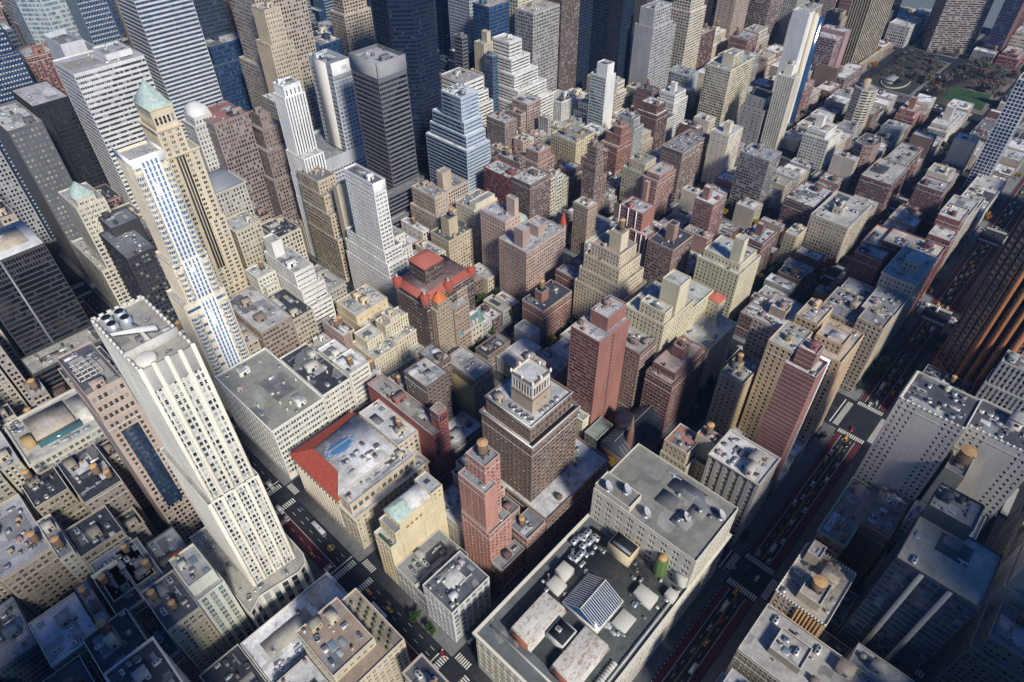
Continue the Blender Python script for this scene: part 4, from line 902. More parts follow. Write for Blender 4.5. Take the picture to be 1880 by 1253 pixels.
B('blue glass stepped ziggurat office with white terrace edges','blue stepped ziggurat',[((328,360,407,466),0,58,{'dens':.1,'bulk':0}),((332,358,411,463),57,70,{'dens':.1,'bulk':0}),((334,357.6,415,460),69,82,{'dens':.1,'bulk':0}),((334.5,357.2,418,445),81,105,{'dens':1,'bulk':1})],(.42,.50,.58),WR,cu(2.5,1.5,3.6),S=cu(1.5,1.5,3.4,mu=.35),name='office_tower',cat='tower',glass='blue_glass',wk='pane',ph=.8)
r=B('white slim slab office with stepped white base','white slim slab',[((164,186,321,382),0,40,{'dens':.3,'bulk':0}),((164.3,183.5,326,380),39,53,{'dens':.3,'bulk':0}),((164.6,181.5,328,376),52,64,{'dens':.3,'bulk':0}),((164.9,176,329,363),63,121,{'dens':.8})],(.72,.72,.70),(.16,.17,.19),pr2(1.1,1.5,3.2,3.5),W=pp(1.1,1.4,2.1,3.4),name='office_tower',cat='tower',glass='black_glass',ph=1.5)
part(r,'blank_crown',bx(164.8,176.1,328.7,329.1,113,121),'painted',(.76,.76,.74))
B('stepped white annex right of white slim slab','stepped white annex',[((186.5,200,340,372),0,48,{}),((187,198,345,370),47,58,{'dens':1.4})],(.66,.64,.57),GR,pp(1.3,1.6,2.8,3.4))
B('tall plain tan party wall block behind white slim slab','plain tan party wall block',[((168,181,383,389),0,97,{'st':BL,'dens':1.5})],(.50,.43,.30),GR,BL)
r=B('dark brick block with coral tiled roofs, turrets and red penthouse','coral-turret brick block',[((144,190,257,290),0,66,{'clear':1,'st':pp(1.1,1.6,2.4,3.4)}),((154,171,267,284),65,84,{'clear':1,'st':pp(1.1,1.8,2.7,4)})],(.11,.075,.065),(.32,.10,.08),pp(1.1,1.6,2.4,3.4))
g=MB();g.frust(rect(143.4,190.4,256.6,290.4),66,rect(147.5,187,260.5,287),70,0,False);part(r,'coral_skirt_roof',g,'painted',(.40,.115,.085))
part(r,'dark_flat_roof',bx(147.4,187,260.4,287,65.5,69.9),'roofing',(.20,.12,.11))
part(r,'coral_hip_roof',hip(154,171,267,284,84,89,.4,.8),'painted',(.42,.13,.10))
for x,y in((145,288),(145,258.5),(166,257.5),(189,258)):
    g=MB();g.cyl(x,y,3.2,64,70,10,0);g.cyl(x,y,3.7,70,72.5,10,1,1.2);g.cyl(x,y,.9,72.5,75,8,2,.2);part(r,'turret',g,['masonry','red_tile','copper'],(.30,.09,.07))
r=B('slender brown tower with orange pyramid cap beside coral-turret block','orange-capped brown tower',[((147,162,250.5,256.4),0,60,{}),((149,158,250.6,256.3),59,66,{'clear':1})],(.36,.27,.18),TR,pi_(1.,1.8,2.2,3.4,d=.4))
part(r,'orange_cap',hip(149,158,250,256.4,66,73,.05,.2),'painted',(.58,.17,.06))
B('grey flats tower with brick chimney wall right of orange cap','brick chimney flats',[((163,178,250.5,268),0,52,{'tanks':1}),((172,182,256,272),0,60,{'dens':1})],(.33,.24,.18),(.4,.4,.4),pp(1.2,1.7,2.8,3.4))
r=B('ornate stone mansion with blue green mansard roof and dormers','green-mansard mansion',[((166,191,251,268),0,24,{'clear':1,'cornice':(.8,.9)})],(.50,.46,.38),WR,pp(1.4,2.6,3.4,5),name='mansion',cat='mansion')
g=MB();g.frust(rect(166,191,251,268),24,rect(168.6,188.4,253.6,265.4),32,0);part(r,'mansard_roof',g,'painted',(.13,.20,.20));part(r,'flat_roof',bx(169,188,254,265,31.9,32.6),'roofing',WR)
for x,y in((167.5,252.5),(189.5,252.5),(189.5,266.5),(167.5,266.5)): part(r,'corner_pavilion_roof',hip(x-2.6,x+2.6,y-2.6,y+2.6,24,36,.25,.2),'painted',(.14,.24,.22))
g=MB()
for k in range(5): x=171+3.7*k;g.box(x-.7,x+.7,250.9,253.4,24.5,28.5);
part(r,'dormer',g,'masonry',(.50,.46,.38))['kind']='stuff'
# ---- Madison to Park
B('white crusted roof office above the wide red-laned street','white crusted roof office',[((166.5,190,18,48),0,61,{'dens':2.5,'tanks':0,'S':BL if 0 else None,'cornice':(.5,.8)})],(.47,.43,.36),(.70,.69,.66),pr2(1.2,2.1,4.2,3.9),W=pi_(2.4,2.2,4.6,3.9,d=.4),bulk=2,cornice=(.5,.8))
B('cream terraced flats with pink roof deck and octagonal tower','pink deck terraced flats',[((166,186,58,76),0,40,{'dens':1}),((167,184,60,75.6),39,50,{'dens':1.2}),((174,190,40,58),0,40,{}),((178,186,50,62),39,57,{'tanks':1,'st':BL,'bulk':0})],(.56,.50,.33),(.36,.18,.14),pp(1.3,1.8,2.8,3.3))
B('dark roofed cream wing of terraced flats','dark-roof terraced wing',[((178,201,38,49),0,35,{'dens':.1,'bulk':0}),((180,204,36,52),0,27)],(.52,.47,.33),DR,pp(1.4,1.7,3,3.4))
B('low pale flat roof by the church','low pale flat roof',[((205,246,52,76),0,12,{'dens':.4}),((206,226,34,51.5),0,14)],(.30,.28,.26),(.56,.56,.58),STP)
r=B('slim red brick tower with white course lines and silver edge','red lined slim tower',[((200,215,19.5,36),0,116,{'ph':2,'S':BL}),((204,213,24,33.5),115,126,{'S':BL,'W':BL,'dens':.6,'tanks':1})],(.30,.085,.065),(.60,.58,.54),pp(1.2,1.7,2.6,3.),W=BL,mat='lined_brick',name='apartment_tower',cat='tower')
part(r,'silver_edge',bx(215.02,216.4,19.2,36,0,117),'metal',(.66,.68,.70))
B('ochre stone flats with stepped roof above dense street corner','ochre corner flats',[((256,290,20,44),0,85,{'dens':1.2}),((262,276,24,40),84,92,{'dens':.6}),((268,289.5,42,56),0,94,{'dens':1.2})],(.56,.36,.17),(.50,.43,.36),pp(1.3,1.9,3.1,3.4),S=pp(1.1,1.8,2.6,3.4),dens=1.2)
B('yellowish tall flats wing with roof trellis behind red lined tower','trellis flats wing',[((238,262,42,58),0,92,{'dens':1.5})],(.56,.42,.24),(.42,.40,.36),pp(1.4,1.9,3.2,3.4))
B('brown flats with white terraces and small golden penthouse','white-terrace brown flats',[((258,290,57,77),0,86,{'dens':1.4,'ph':.9}),((268,276,62,72),85,92,{'st':BL,'dens':0})],(.36,.27,.21),(.64,.64,.63),pp(1.3,1.9,2.8,3.4))
B('yellow ochre flats with dark water tank','ochre tank flats',[((254,280,58,62.5),0,66,{}),((256,286,62.8,75.6),0,68,{'tanks':1})],(.46,.36,.19),(.24,.25,.28),pp(1.3,1.8,3.2,3.4),occ=False) if 0 else None
B('ochre flats with dark tank facing side street','ochre tank flats',[((226,252,60,76),0,62,{'tanks':1,'dens':1.6})],(.46,.36,.19),(.20,.22,.25),pp(1.3,1.8,3.2,3.4),tanks=1)
r=B('tall slim red brick slab with ribbon windows on one side','slim red brick slab',[((175,206,133,155),0,86,{'S':BL,'dens':.4}),((186,205,136,149),85,96,{'st':BL,'dens':1})],(.34,.125,.09),(.52,.5,.49),sp(1.7,1.8,3.,m=.5),S=BL,N=BL,E=pp(1.2,1.6,3,3),name='apartment_tower',cat='tower')
g=MB();
for z in range(6,82,3): g.box(189,190.2,132.85,132.98,z,z+1.5);
part(r,'slit_window',g,'dark_spandrel')['kind']='stuff'
B('brown brick flats behind slim red slab with orange bulkhead','orange bulkhead flats',[((207,232,122,146),0,60,{'dens':1.2,'bulk':2})],(.27,.17,.13),(.40,.36,.34),pp(1.3,1.7,2.4,3.1))
B('maroon brick flats with pinkish roof and round topped tank house','maroon pink-roof flats',[((207,250,96,116),0,50,{'dens':.5,'bulk':0}),((212,246,98,115),49,55,{'dens':.3,'bulk':0,'ph':.8}),((226,233,102,110),54,63,{'tanks':1,'st':BL,'bulk':0,'dens':0})],(.235,.10,.085),(.42,.33,.30),pp(1.5,1.7,2.3,3.2),tanks=1)
r=B('large cream apartment house with stepped towers and coral roofed turret','coral turret apartment house',[((224,291,97,121),0,48,{'dens':.6,'bulk':0}),((226,262,119,150),0,74,{'dens':.5}),((262,290,119,150),0,66,{'dens':.6}),((239,252,120,133),73,98,{'st':BL,'dens':0,'bulk':0}),((228,237,121,140),73,82,{}),((284,293,110,119.8),47,62,{'st':pp(1,1.5,3,4),'clear':1})],(.60,.54,.36),(.52,.52,.47),pp(1.2,1.8,2.8,3.3),cornice=None,trim='pale_trim')
part(r,'coral_turret_roof',hip(284,293,110,119.8,62,67,.05,.4),'painted',(.48,.14,.10))
B('large cream apartment block with satellite tanks on pale roof','pale-roof cream block',[((336,370,121,157),0,52,{'dens':1.2}),((340,366,124,155),51,58,{'dens':.8}),((341,348,126,134),57,78,{'st':BL,'dens':0,'bulk':0})],(.60,.55,.37),(.52,.52,.48),pp(1.2,1.8,3.,3.3))
B('cream ziggurat apartment tower with round tank and balconies','cream ziggurat tower',[((255,290,172,214),0,46,{}),((257,288,175,212),45,58,{}),((259,286,178,210),57,70,{}),((262,283,181,207),69,80,{}),((266,275,184,194),79,94,{'st':BL,'tanks':1,'bulk':0,'dens':0})],(.58,.49,.33),(.40,.30,.24),pp(1.3,1.8,2.7,3.2),dens=.8)
# low library-museum group
B('pale ribbed low gallery box with flat white roof','ribbed gallery box',[((176,206,204,222),0,15,{'st':pi_(.5,11,1.1,14,d=.3),'clear':1,'ph':.5}),((207,218.5,216,233),0,18,{'st':BL,'clear':1,'ph':.5})],(.55,.55,.53),(.62,.62,.62),BL,name='gallery',cat='gallery')
B('low white stone library with clean pale roof','white stone library',[((206,236,178,200),0,14,{'dens':.25,'S':pp(1.2,3,5,9)}),((226,246,186,203),0,15,{'dens':.3})],(.60,.58,.53),(.66,.66,.66),BL,name='library_hall',cat='library')
B('dark roofed brownstone beside gallery with white aerial','aerial roof brownstone',[((168,192,223,236),0,20,{'dens':.8})],(.20,.16,.14),DR)
B('red front brick flats with black roof and tank bulkhead','black-roof red-front flats',[((219,252.5,214,235.5),0,36,{'W':pp(1,1.5,6,3.3,m=4),'dens':.9,'ph':.8}),((226,234,222,229),35,45,{'st':BL,'tanks':1,'dens':0,'bulk':0})],(.30,.13,.10),(.05,.06,.08),pp(1.3,1.7,2.4,3.2),W=pp(.8,1.3,5.5,3.3,m=3))
B('maroon brick flats with blue tarp terrace behind black roof flats','blue tarp maroon flats',[((257.6,272,214.3,235.5),0,43,{'dens':1.3}),((272.3,288,214.3,232),0,46,{'dens':1.2,'W':pp(1.4,2.4,4,5)})],(.25,.10,.085),(.36,.34,.36),pp(1.3,1.7,3.2,3.3))
B('big pink brick apartment block with twin bulkheads','twin bulkhead pink block',[((240,286,250.5,280),0,61,{'bulk':0,'dens':1}),((243,251,257,266),60,76,{'st':BL,'dens':0,'bulk':0}),((262,270,258,268),60,70,{'st':BL,'dens':0,'bulk':0})],(.42,.27,.215),(.46,.46,.47),pp(1.2,1.7,2.5,3.3))
B('cream brick tower with white chimney wall above pink block','white chimney wall flats',[((250,268,282,310),0,70,{'dens':.6}),((262,266.5,283,292),69,84,{'st':BL,'dens':0,'bulk':0})],(.50,.36,.28),(.42,.42,.43),pp(1.5,1.7,3,3.3))
r=B('red brick club tower with pale green mansard top','green-mansard red tower',[((266,290,288,312),0,42,{'cornice':(.5,.8),'dens':.2,'bulk':0}),((267,289,290,311),41,47,{'clear':1})],(.30,.055,.05),(.4,.5,.45),pp(1.1,1.7,2.4,3.2))
part(r,'green_mansard',(lambda b:(b.frust(rect(267,289,290,311),47,rect(270,286,293,308),55,0),b)[1])(MB()),'copper');eq(r,'skylight',278,300,55,(6,6,2))
B('tan stepped flats with square brick tank house','tan tank-house flats',[((230,260,329,352),0,40,{'dens':1}),((236,246,334,344),39,56,{'st':BL,'tanks':1,'dens':0,'bulk':0})],(.50,.41,.28),(.10,.11,.12),pp(1.2,1.7,2.7,3.3))
B('cream ribbed flats with white louvred roof wall','louvred-wall cream flats',[((261,289,329,352),0,56,{'dens':1.2}),((264,287,330,338),55,60,{'st':BL,'dens':0,'bulk':0})],(.62,.56,.40),(.30,.31,.33),pp(1.2,1.7,2.6,3.3))
B('tan twin-winged hotel with central square tower','tan twin-winged hotel',[((240,262,352,389),0,48,{}),((262.3,290,366,389),0,58,{}),((264,274,370,378),57,74,{'st':BL,'dens':0,'bulk':0}),((243,258,358,388),47,64,{'dens':1})],(.48,.38,.29),(.46,.43,.40),pp(1.2,1.7,2.5,3.3),name='hotel',cat='hotel')
# ---- Park to Lex
B('tan corner flats facing wide street with gabled stone parapet','gabled tan corner flats',[((334,352,17,34),0,62,{'dens':1.3}),((336,368,34.3,60),0,55,{'dens':1.5,'tanks':0})],(.46,.37,.26),(.22,.22,.23),pp(1.3,1.9,3.,3.5),S=pp(1.3,1.9,3,3.5))
B('row of grey and tan flats with cluttered terraces along wide street','cluttered terrace row flats',[((352.3,386,17,38),0,58,{'dens':2}),((368.3,392,38.3,60),0,50,{'dens':1.4})],(.42,.38,.31),(.40,.40,.38),pp(1.3,1.8,2.8,3.4))
r=B('stone block with pale green hipped pavilion roof','green-hip pavilion block',[((386.3,430,17,40),0,68,{'dens':1,'cornice':(.6,.8)}),((400,413,22,32),67,76,{'clear':1})],(.50,.46,.36),(.55,.52,.46),pp(1.3,1.9,2.7,3.4))
part(r,'green_hip_roof',hip(400,413,22,32,76,80,.3,.5),'copper')
B('maroon brick slab with cream roof and U shaped court','maroon U-court slab',[((404,419,46,66),0,66,{'W':pp(.9,1.4,2.6,3.2,m=4)}),((419.3,454,56,68),0,64,{'dens':.6}),((430.4,454,17,56),0,66,{'dens':.9})],(.24,.06,.06),(.58,.52,.43),pp(1.,1.5,2.6,3.2),dens=.5)
B('tall maroon roof block beyond U-court slab with white trim','tall maroon block',[((478,497,18,35),0,58,{'dens':.8,'W':pp(1.2,1.6,2.6,3.2)}),((497.4,522,20,37),0,66,{'W':pp(.8,1.3,5,3.3,m=4),'dens':1.2})],(.27,.09,.08),(.56,.54,.48),pp(1.2,1.7,2.7,3.2),S=pp(1.2,1.8,2.8,3.2))
B('long grey roofed lab block along the far wide street','long grey roof block',[((523,562,20,40),0,55,{'dens':1}),((562.4,600,20,37),0,42,{'dens':1.2})],(.46,.42,.36),(.48,.48,.46),pp(1.3,1.9,3,3.5))
B('glass and red brick flats with white vertical strips','white-strip red flats',[((334,352,203,221),0,50,{'W':sp(2,1.8,3.2),'dens':.6}),((338,356,212,235),0,66,{'dens':.5,'W':sp(2,1.8,3.2)})],(.36,.13,.09),(.50,.48,.46),BL,W=sp(2,1.8,3.2),N=BL,glass='blue_glass')
r=BLD[-1][0];g=MB()
for y in(203.3,208,213,220.6): g.box(333.5,334,y,y+.7,0,50)
for y in (218,226,234.4): g.box(337.5,338,y-.4,y+.4,49,66)
part(r,'white_strip',g,'painted',(.8,.8,.78))['kind']='stuff'
B('pinkish brown brick flats with black roof and brick stair house','black-roof pink flats',[((331,361,176,200),0,51,{'bulk':0,'dens':.5}),((342,349,184,191),50,65,{'st':BL,'dens':0,'bulk':0})],(.33,.20,.155),(.05,.055,.07),pp(1.4,1.7,2.2,3.1))
B('slim brown tower with white rounded roof dormers','white-dormer slim tower',[((333,346,263,279),0,53,{'dens':1.8})],(.38,.28,.20),(.68,.68,.68),pp(1.1,1.6,2.2,3.2))
B('white stone base block under slim brown tower','white stone base block',[((331,372,258,262.6),0,19,{}),((347,372,263,284),0,22,{'dens':1})],(.56,.55,.51),(.42,.46,.42),pp(1.2,2,2.6,3.6))
B('large brown block with white crusted roof and white string courses','white-crusted brown block',[((332,361,329,352),0,50,{'dens':1.6,'cornice':(.4,.5)})],(.23,.15,.13),(.62,.62,.60),pp(1.2,1.7,2.3,3.2))
B('crimson fronted twin of white-crusted brown block','crimson twin block',[((332,352,353,389),0,47,{'dens':1.5})],(.26,.07,.07),(.60,.60,.58),pp(1.2,1.7,2.5,3.2))
B('tall pink brick flats with narrow stepped top','pink stepped-top flats',[((366,391,350,372),0,50,{}),((369,387,352,368),49,60,{'dens':1})],(.38,.21,.16),(.46,.44,.42),pp(1.2,1.7,2.3,3.2))
B('yellow and brown twin shafts with dark tank roofs','yellow twin shafts',[((418,432,345,378),0,54,{'tanks':1}),((434,450,347,378),0,54,{'dens':1.2})],(.50,.42,.24),(.30,.30,.31),pp(1.2,1.7,2.8,3.2),dens=1.2)
B('brown stepped gothic tower with dark glass top','dark-top stepped tower',[((384,396,295,310),0,60,{'dens':1}),((396.3,406,297,310),0,44,{}),((385,395,296,307),59,78,{'st':sp(2,1.4,3),'dens':0})],(.26,.18,.15),(.30,.31,.33),pp(1.2,1.7,2.5,3.2),trim='dark_spandrel')
B('pale yellow flats with roof garden','roof garden yellow flats',[((424,451,268,292),0,46,{'dens':.8}),((428,446,270,288),45,54,{'dens':.8})],(.50,.43,.29),(.34,.36,.28),pp(1.2,1.7,3.,3.3))
B('pink brick flats with rounded bays and orange chimney','rounded bay pink flats',[((421,452,250.5,266),0,46,{'dens':1,'cornice':(.4,.5)}),((424,448,251,265),45,51,{'dens':.6}),((414,418,256,260),0,46,{'st':BL,'dens':0,'bulk':0})],(.40,.21,.165),(.52,.47,.43),pp(1.3,1.7,2.5,3.1))
B('maroon and glass flats with bright white roof','white-roof maroon flats',[((406,429,185,203),0,55,{'dens':.3,'bulk':0,'W':pp(1.6,1.6,2.3,3.1)}),((410,416,193,199),54,66,{'st':BL,'dens':0,'bulk':0})],(.33,.16,.14),(.72,.71,.69),pp(1.3,1.6,2.6,3.1))
B('purple brown flats with chimney tower near street bend','chimney purple flats',[((400,426,133,152),0,42,{'dens':1.2}),((410,416,140,146),41,52,{'st':BL,'dens':0,'bulk':0})],(.22,.12,.11),(.50,.49,.48),pp(1.2,1.6,2.6,3.2))
B('low purple brown corner flats with brown roof patches','low purple corner flats',[((334,366,94,112),0,22,{'dens':1.4})],(.20,.12,.11),(.40,.38,.36),STP)
# ---- Lex to Third and beyond
B('red brick stepped art deco tower','red stepped deco tower',[((472,497,332,354),0,34,{}),((477,496,333,352),33,44,{}),((479,492,334,344),43,52,{'dens':.5})],(.33,.13,.085),(.42,.35,.30),pp(1.1,1.6,2.3,3.2))
B('slender tower with pale blank end wall and green glass side','pale end-wall tower',[((516,533,385,406),0,80,{'S':BL,'dens':.6}),((518,530,386,400),79,92,{'S':BL,'st':BL,'dens':1,'bulk':0})],(.66,.66,.62),(.45,.46,.46),cu(2.4,1.5,3.3),S=BL,N=BL,name='apartment_tower',cat='tower',glass='green_glass',wk='pane')
B('tall cream apartment tower with gridded balconies and box penthouse','gridded cream tower',[((632,686,301,332),0,76,{'dens':.5,'bulk':0}),((644,664,306,320),75,88,{'st':BL,'dens':.6,'bulk':0})],(.62,.55,.37),(.36,.40,.38),pp(2.2,1.6,3.,2.9,m=.4),S=pp(1.8,1.6,2.8,2.9),name='apartment_tower',cat='tower')
B('pale cream tower with blank wall below gridded cream tower','blank-wall cream tower',[((520,548,236,256),0,60,{'dens':1,'W':pp(.9,1.1,5,3.2,m=2)}),((526,532,240,246),59,70,{'st':BL,'dens':0,'bulk':0})],(.64,.58,.44),(.55,.53,.50),pp(1.2,1.5,2.4,3.))
B('grey brown slab flats with window grid left of white-roof maroon flats','grey gridded slab flats',[((498,522,182,212),0,61,{'dens':1.2})],(.27,.25,.24),(.34,.36,.38),pp(1.9,1.7,2.5,3.),S=pp(1.8,1.6,2.8,3.),ph=.8)
B('ornate dark brown apartment palace with crowded roof','ornate brown palace',[((474,508,258,282),0,52,{'dens':2,'cornice':(.5,.7)}),((508.3,530,262,284),0,50,{'dens':1.2})],(.27,.20,.16),(.28,.28,.29),pp(1.2,1.8,2.3,3.3))
B('white stepped ziggurat flats with dense dark windows','dense-window white ziggurat',[((583,612,337,360),0,44,{}),((586,609,339,358),43,52,{'dens':1}),((592,597,344,350),51,62,{'st':BL,'dens':0,'bulk':0})],(.66,.65,.62),(.46,.47,.47),pp(1.7,1.5,2.6,2.9))
B('hazy beige loft with curved glass attic','glass attic loft',[((602,622,397,420),0,26,{'dens':1}),((604,620,400,417),25,36,{'st':BL,'dens':.5})],(.40,.35,.28),(.5,.5,.48),pp(1.4,1.8,2.6,3.4))
B('tan flats with white quoins behind glass attic loft','quoined tan flats',[((440,462,430,452),0,62,{'dens':1.2}),((430,438,430,450),0,54)],(.36,.26,.21),(.52,.52,.53),pp(1.3,1.7,2.4,3.3))
B('white wedding-cake office stepped on the right','white wedding-cake office',[((455,510,452,520),0,48,{}),((458,506,460,518),47,62,{}),((461,500,468,516),61,76,{}),((465,495,476,514),75,90,{}),((468,488,482,508),89,106,{'dens':.6})],(.66,.65,.60),WR,sp(1.5,1.4,3.4),name='office_tower',cat='tower',dens=.3)
B('white wavy terraced office left of gothic shaft','white wavy terraces',[((400,445,486,540),0,50,{}),((405,442,490,536),49,62,{}),((410,439,494,532),61,76,{'dens':1}),],(.68,.67,.63),GR,sp(1.7,1.6,3.5,t=.5),name='office_tower',cat='tower',dens=.4)
B('slim gothic tan shaft with square crown','gothic tan shaft',[((446,468,500,522),0,74,{}),((450,464,503,518),73,104,{}),((458,464,506,514),103,114,{'st':BL,'dens':0})],(.48,.41,.30),TR,pi_(1.1,1.8,2.3,3.5,d=.5),name='office_tower',cat='tower')
B('brown flats with rooftop plant right of blue ziggurat','brown plant-roof flats',[((400,418,425,452),0,56,{'dens':1.6})],(.26,.20,.17),(.48,.48,.47),pp(1.2,1.7,2.2,3.3))
B('huge dark navy glass tower set at an angle','angled navy tower',[([(335,512),(352,496),(378,496),(394,512),(394,536),(378,552),(352,552),(335,536)],0,196)],(.010,.02,.055),DR,cu(1.7,2.4,3.9,mu=.3),name='office_tower',cat='tower',glass='black_glass',trim='dark_spandrel',wk='pane')
B('tall pale speckled tower at top centre','pale speckled tower',[((500,548,575,612),0,190)],(.44,.48,.50),GR,pp(1.3,1.9,2.4,3.7),name='office_tower',cat='tower',glass='blue_glass')
B('deep blue steel tower with square windows','deep blue steel tower',[((594,632,545,612),0,190)],(.045,.09,.17),GR,pp(1.3,1.7,1.9,3.6),S=pp(1.5,1.6,2.6,3.6),name='office_tower',cat='tower',glass='black_glass',mat='smooth_panel')
B('wide black office tower with lit flecks behind pale end-wall tower','wide black office tower',[((624,648,446,525),0,182),((600,623.6,490,560),0,170)],(.02,.035,.07),DR,pp(1.4,1.9,1.9,3.6),S=pp(2,1.5,3,3.4),name='office_tower',cat='tower',glass='black_glass',mat='smooth_panel')
B('black tower with fine pale vertical piers','black pinstripe tower',[((703,760,465,500),0,170,{}),((740,800,440,464.5),0,52,{'dens':.3})],(.16,.16,.16),DR,pi_(1.4,3.2,2.1,3.7,d=.5),name='office_tower',cat='tower',glass='black_glass',trim='dark_spandrel')
r=B('curved blue glass tower in a white frame grid','white-framed glass tower',[([(786,470),(792,460),(820,460),(832,465),(838,476),(836,492),(790,492)],0,165)],(.66,.66,.66),WR,cu(5.4,4.6,7,mu=.7),name='apartment_tower',cat='tower',glass='blue_glass',wk='pane')
B('slim white and red striped tower beside white-framed glass tower','white red stripe tower',[((842,850,455,485),0,150,{'st':BL}),((850.4,858,455,485),0,152,{'st':BL})],(.62,.40,.34),WR,BL,name='apartment_tower',cat='tower')
B('blue and white low office with pale end wall','pale end low office',[((690,714,382,414),0,32,{'dens':1.4,'S':BL})],(.36,.40,.44),(.34,.36,.38),pp(1.5,1.7,2.4,3.2))
B('tan flats with crowded roof behind gridded cream tower','crowded roof tan flats',[((836,898,435,446),0,24,{'dens':1.4})],(.36,.30,.24),(.34,.33,.32),pp(1.3,1.6,2.6,3))
B('pinkish brown tower block with dense bays at top right','dense-bay brown tower',[((884,925,383,444),0,150)],(.30,.23,.205),GR,pp(1.9,1.8,2.5,3.),name='apartment_tower',cat='tower')
B('teal glass slab left of dense-bay brown tower','teal glass slab',[((880,883.4,450,490),0,140)],(.25,.32,.34),GR,cu(2.6,1.8,3.4),name='apartment_tower',cat='tower',glass='green_glass',wk='pane')
r=B('tall white blank slab tower with dark glass flank','white blank slab tower',[((700,713,258,277),0,128,{'st':BL,'dens':.8}),((713.4,720,254,276),0,122,{'st':BL})],(.64,.64,.62),(.6,.6,.58),BL,name='apartment_tower',cat='tower')
part(r,'dark_glass_flank',bx(720.05,726,250,276,0,120),'blue_glass');part(r,'cream_edge_strip',bx(712,713.3,253.4,257.9,0,126),'painted',(.66,.58,.42))
B('cream ribbed tower in front of white blank slab tower','cream ribbed front tower',[((636,652,231,250),0,84,{'S':pi_(1.1,1.7,2.3,3.,d=.5),'dens':.6}),((642,650,238,247),83,94,{'st':BL,'dens':0})],(.66,.61,.48),(.52,.53,.50),pi_(1.1,1.7,2.6,3.,d=.4),name='apartment_tower',cat='tower')
B('red brick balconied slab right of cream ribbed tower','red balconied slab',[((723,762,253,262),0,40,{'dens':.6})],(.36,.16,.12),(.45,.42,.40),pp(1.6,1.6,2.3,2.9))
r=B('tan ribbed twin tower with balcony stacks beside tunnel ramp','tan balcony twin tower',[([(945,273),(985,257),(1010,268),(1012,292),(975,305),(946,298)],0,150),((915,1015,253,256.5),0,14)],(.44,.36,.24),TR,pi_(2.2,1.6,3.4,3.,d=.8),name='apartment_tower',cat='tower',trim='dark_spandrel',occ=True)
B('maroon and white striped slab behind cream ribbed front tower','maroon striped slab',[((846,866,270,300),0,62,{'W':pp(1.8,1.6,2.4,3)}),((867,884,268,300),0,66,{'st':BL})],(.36,.20,.20),(.5,.5,.52),pp(1.8,1.6,2.4,3.),name='apartment_tower',cat='tower')
B('low brown block with split white roofs near ramp','split white roof block',[((845,905,244,264),0,20,{'dens':.5})],(.22,.16,.14),(.70,.69,.67),STP)
B('small maroon block with single white roof and tan penthouse','small white-roof maroon block',[((803,836,244,263),0,16,{'dens':.5})],(.27,.13,.11),(.70,.69,.67),STP)
r=B('curved balcony tower with round tank drum','curved balcony tower',[([(740,191),(742,183),(747,178.5),(754,178),(759,181),(761,187),(760,197),(752,203),(744,201)],0,52,{'st':sp(1.5,2.2,3.1)})],(.52,.46,.36),GR,sp(1.5,2.2,3.1),name='apartment_tower',cat='tower',trim='dark_spandrel',dens=.2,bulk=0)
g=MB();g.cyl(751,192,4.2,51,60,16,0);g.cyl(751,192,3.4,60,60.6,16,1);part(r,'tank_drum',g,['masonry','tank_lid'],(.40,.32,.25))
B('white stepped apartment house with big window grid','white stepped apartment house',[((632,666,176,204),0,34,{'dens':.6,'ph':.8,'S':pp(1,1.3,7,3)}),((634,662,182,203),33,40,{'dens':1}),((644,652,192,200),39,52,{'st':BL,'dens':0,'bulk':0})],(.66,.64,.56),(.64,.64,.62),pp(1.7,1.7,2.8,3.1))
B('brown balconied slab with wavy white balcony rims','wavy rim brown slab',[([(622,140),(628,131),(640,129),(652,133),(652,149),(626,150)],0,45,{})],(.27,.17,.14),(.12,.10,.10),pp(1.8,1.7,2.6,3.),S=BL)
B('maroon framed flats with wide windows in the middle right','wide-window maroon flats',[((580,628,93,122),0,36,{'dens':.8}),((629,681,98,119),0,34,{'dens':1.4})],(.24,.12,.11),(.44,.42,.39),pp(2.2,1.7,2.9,3.))
B('purple brick tower flats with pale roof deck','purple tower flats',[((590,613,52,75),0,40,{'dens':.9,'W':pp(1.2,1.6,3,3.1)})],(.21,.10,.11),(.40,.37,.37),pp(1.3,1.6,3.,3.1))
B('salmon brick apartment block with pale roof and red chair','pale-roof purple block',[((489,530,128,156),0,38,{'dens':1.2,'cornice':(.4,.5)})],(.20,.11,.11),(.56,.54,.51),pp(1.3,1.7,2.4,3.2)) if 0 else B('purple brown block with pale cluttered roof left of cream ridge block','pale-roof purple block',[((489,530,128,156),0,38,{'dens':1.6,'cornice':(.4,.5)})],(.20,.11,.11),(.56,.54,.51),pp(1.3,1.7,2.4,3.2))
B('long cream apartment block with crowded pale roof and little penthouse','crowded cream block',[((471,524,91,124),0,42,{'dens':1.8}),((486,496,104,112),41,48,{'dens':0})],(.52,.46,.36),(.46,.45,.43),pp(1.1,1.7,2.6,3.2))
B('small yellow cream flats with white roof at street corner','yellow corner flats',[((447,466,122,133),0,31,{'dens':1})],(.58,.50,.30),(.66,.65,.62),pp(1.2,1.6,3,3.2))
r=B('red brick block with red chimney beside playground','red chimney block',[((785,818,137,158),0,19,{'dens':.4}),((788,815,140,157),18,25,{'dens':.5}),((796,802,145,151),24,37,{'st':BL,'dens':0,'bulk':0})],(.36,.13,.08),(.54,.48,.44),pp(1.2,1.5,2.4,3))
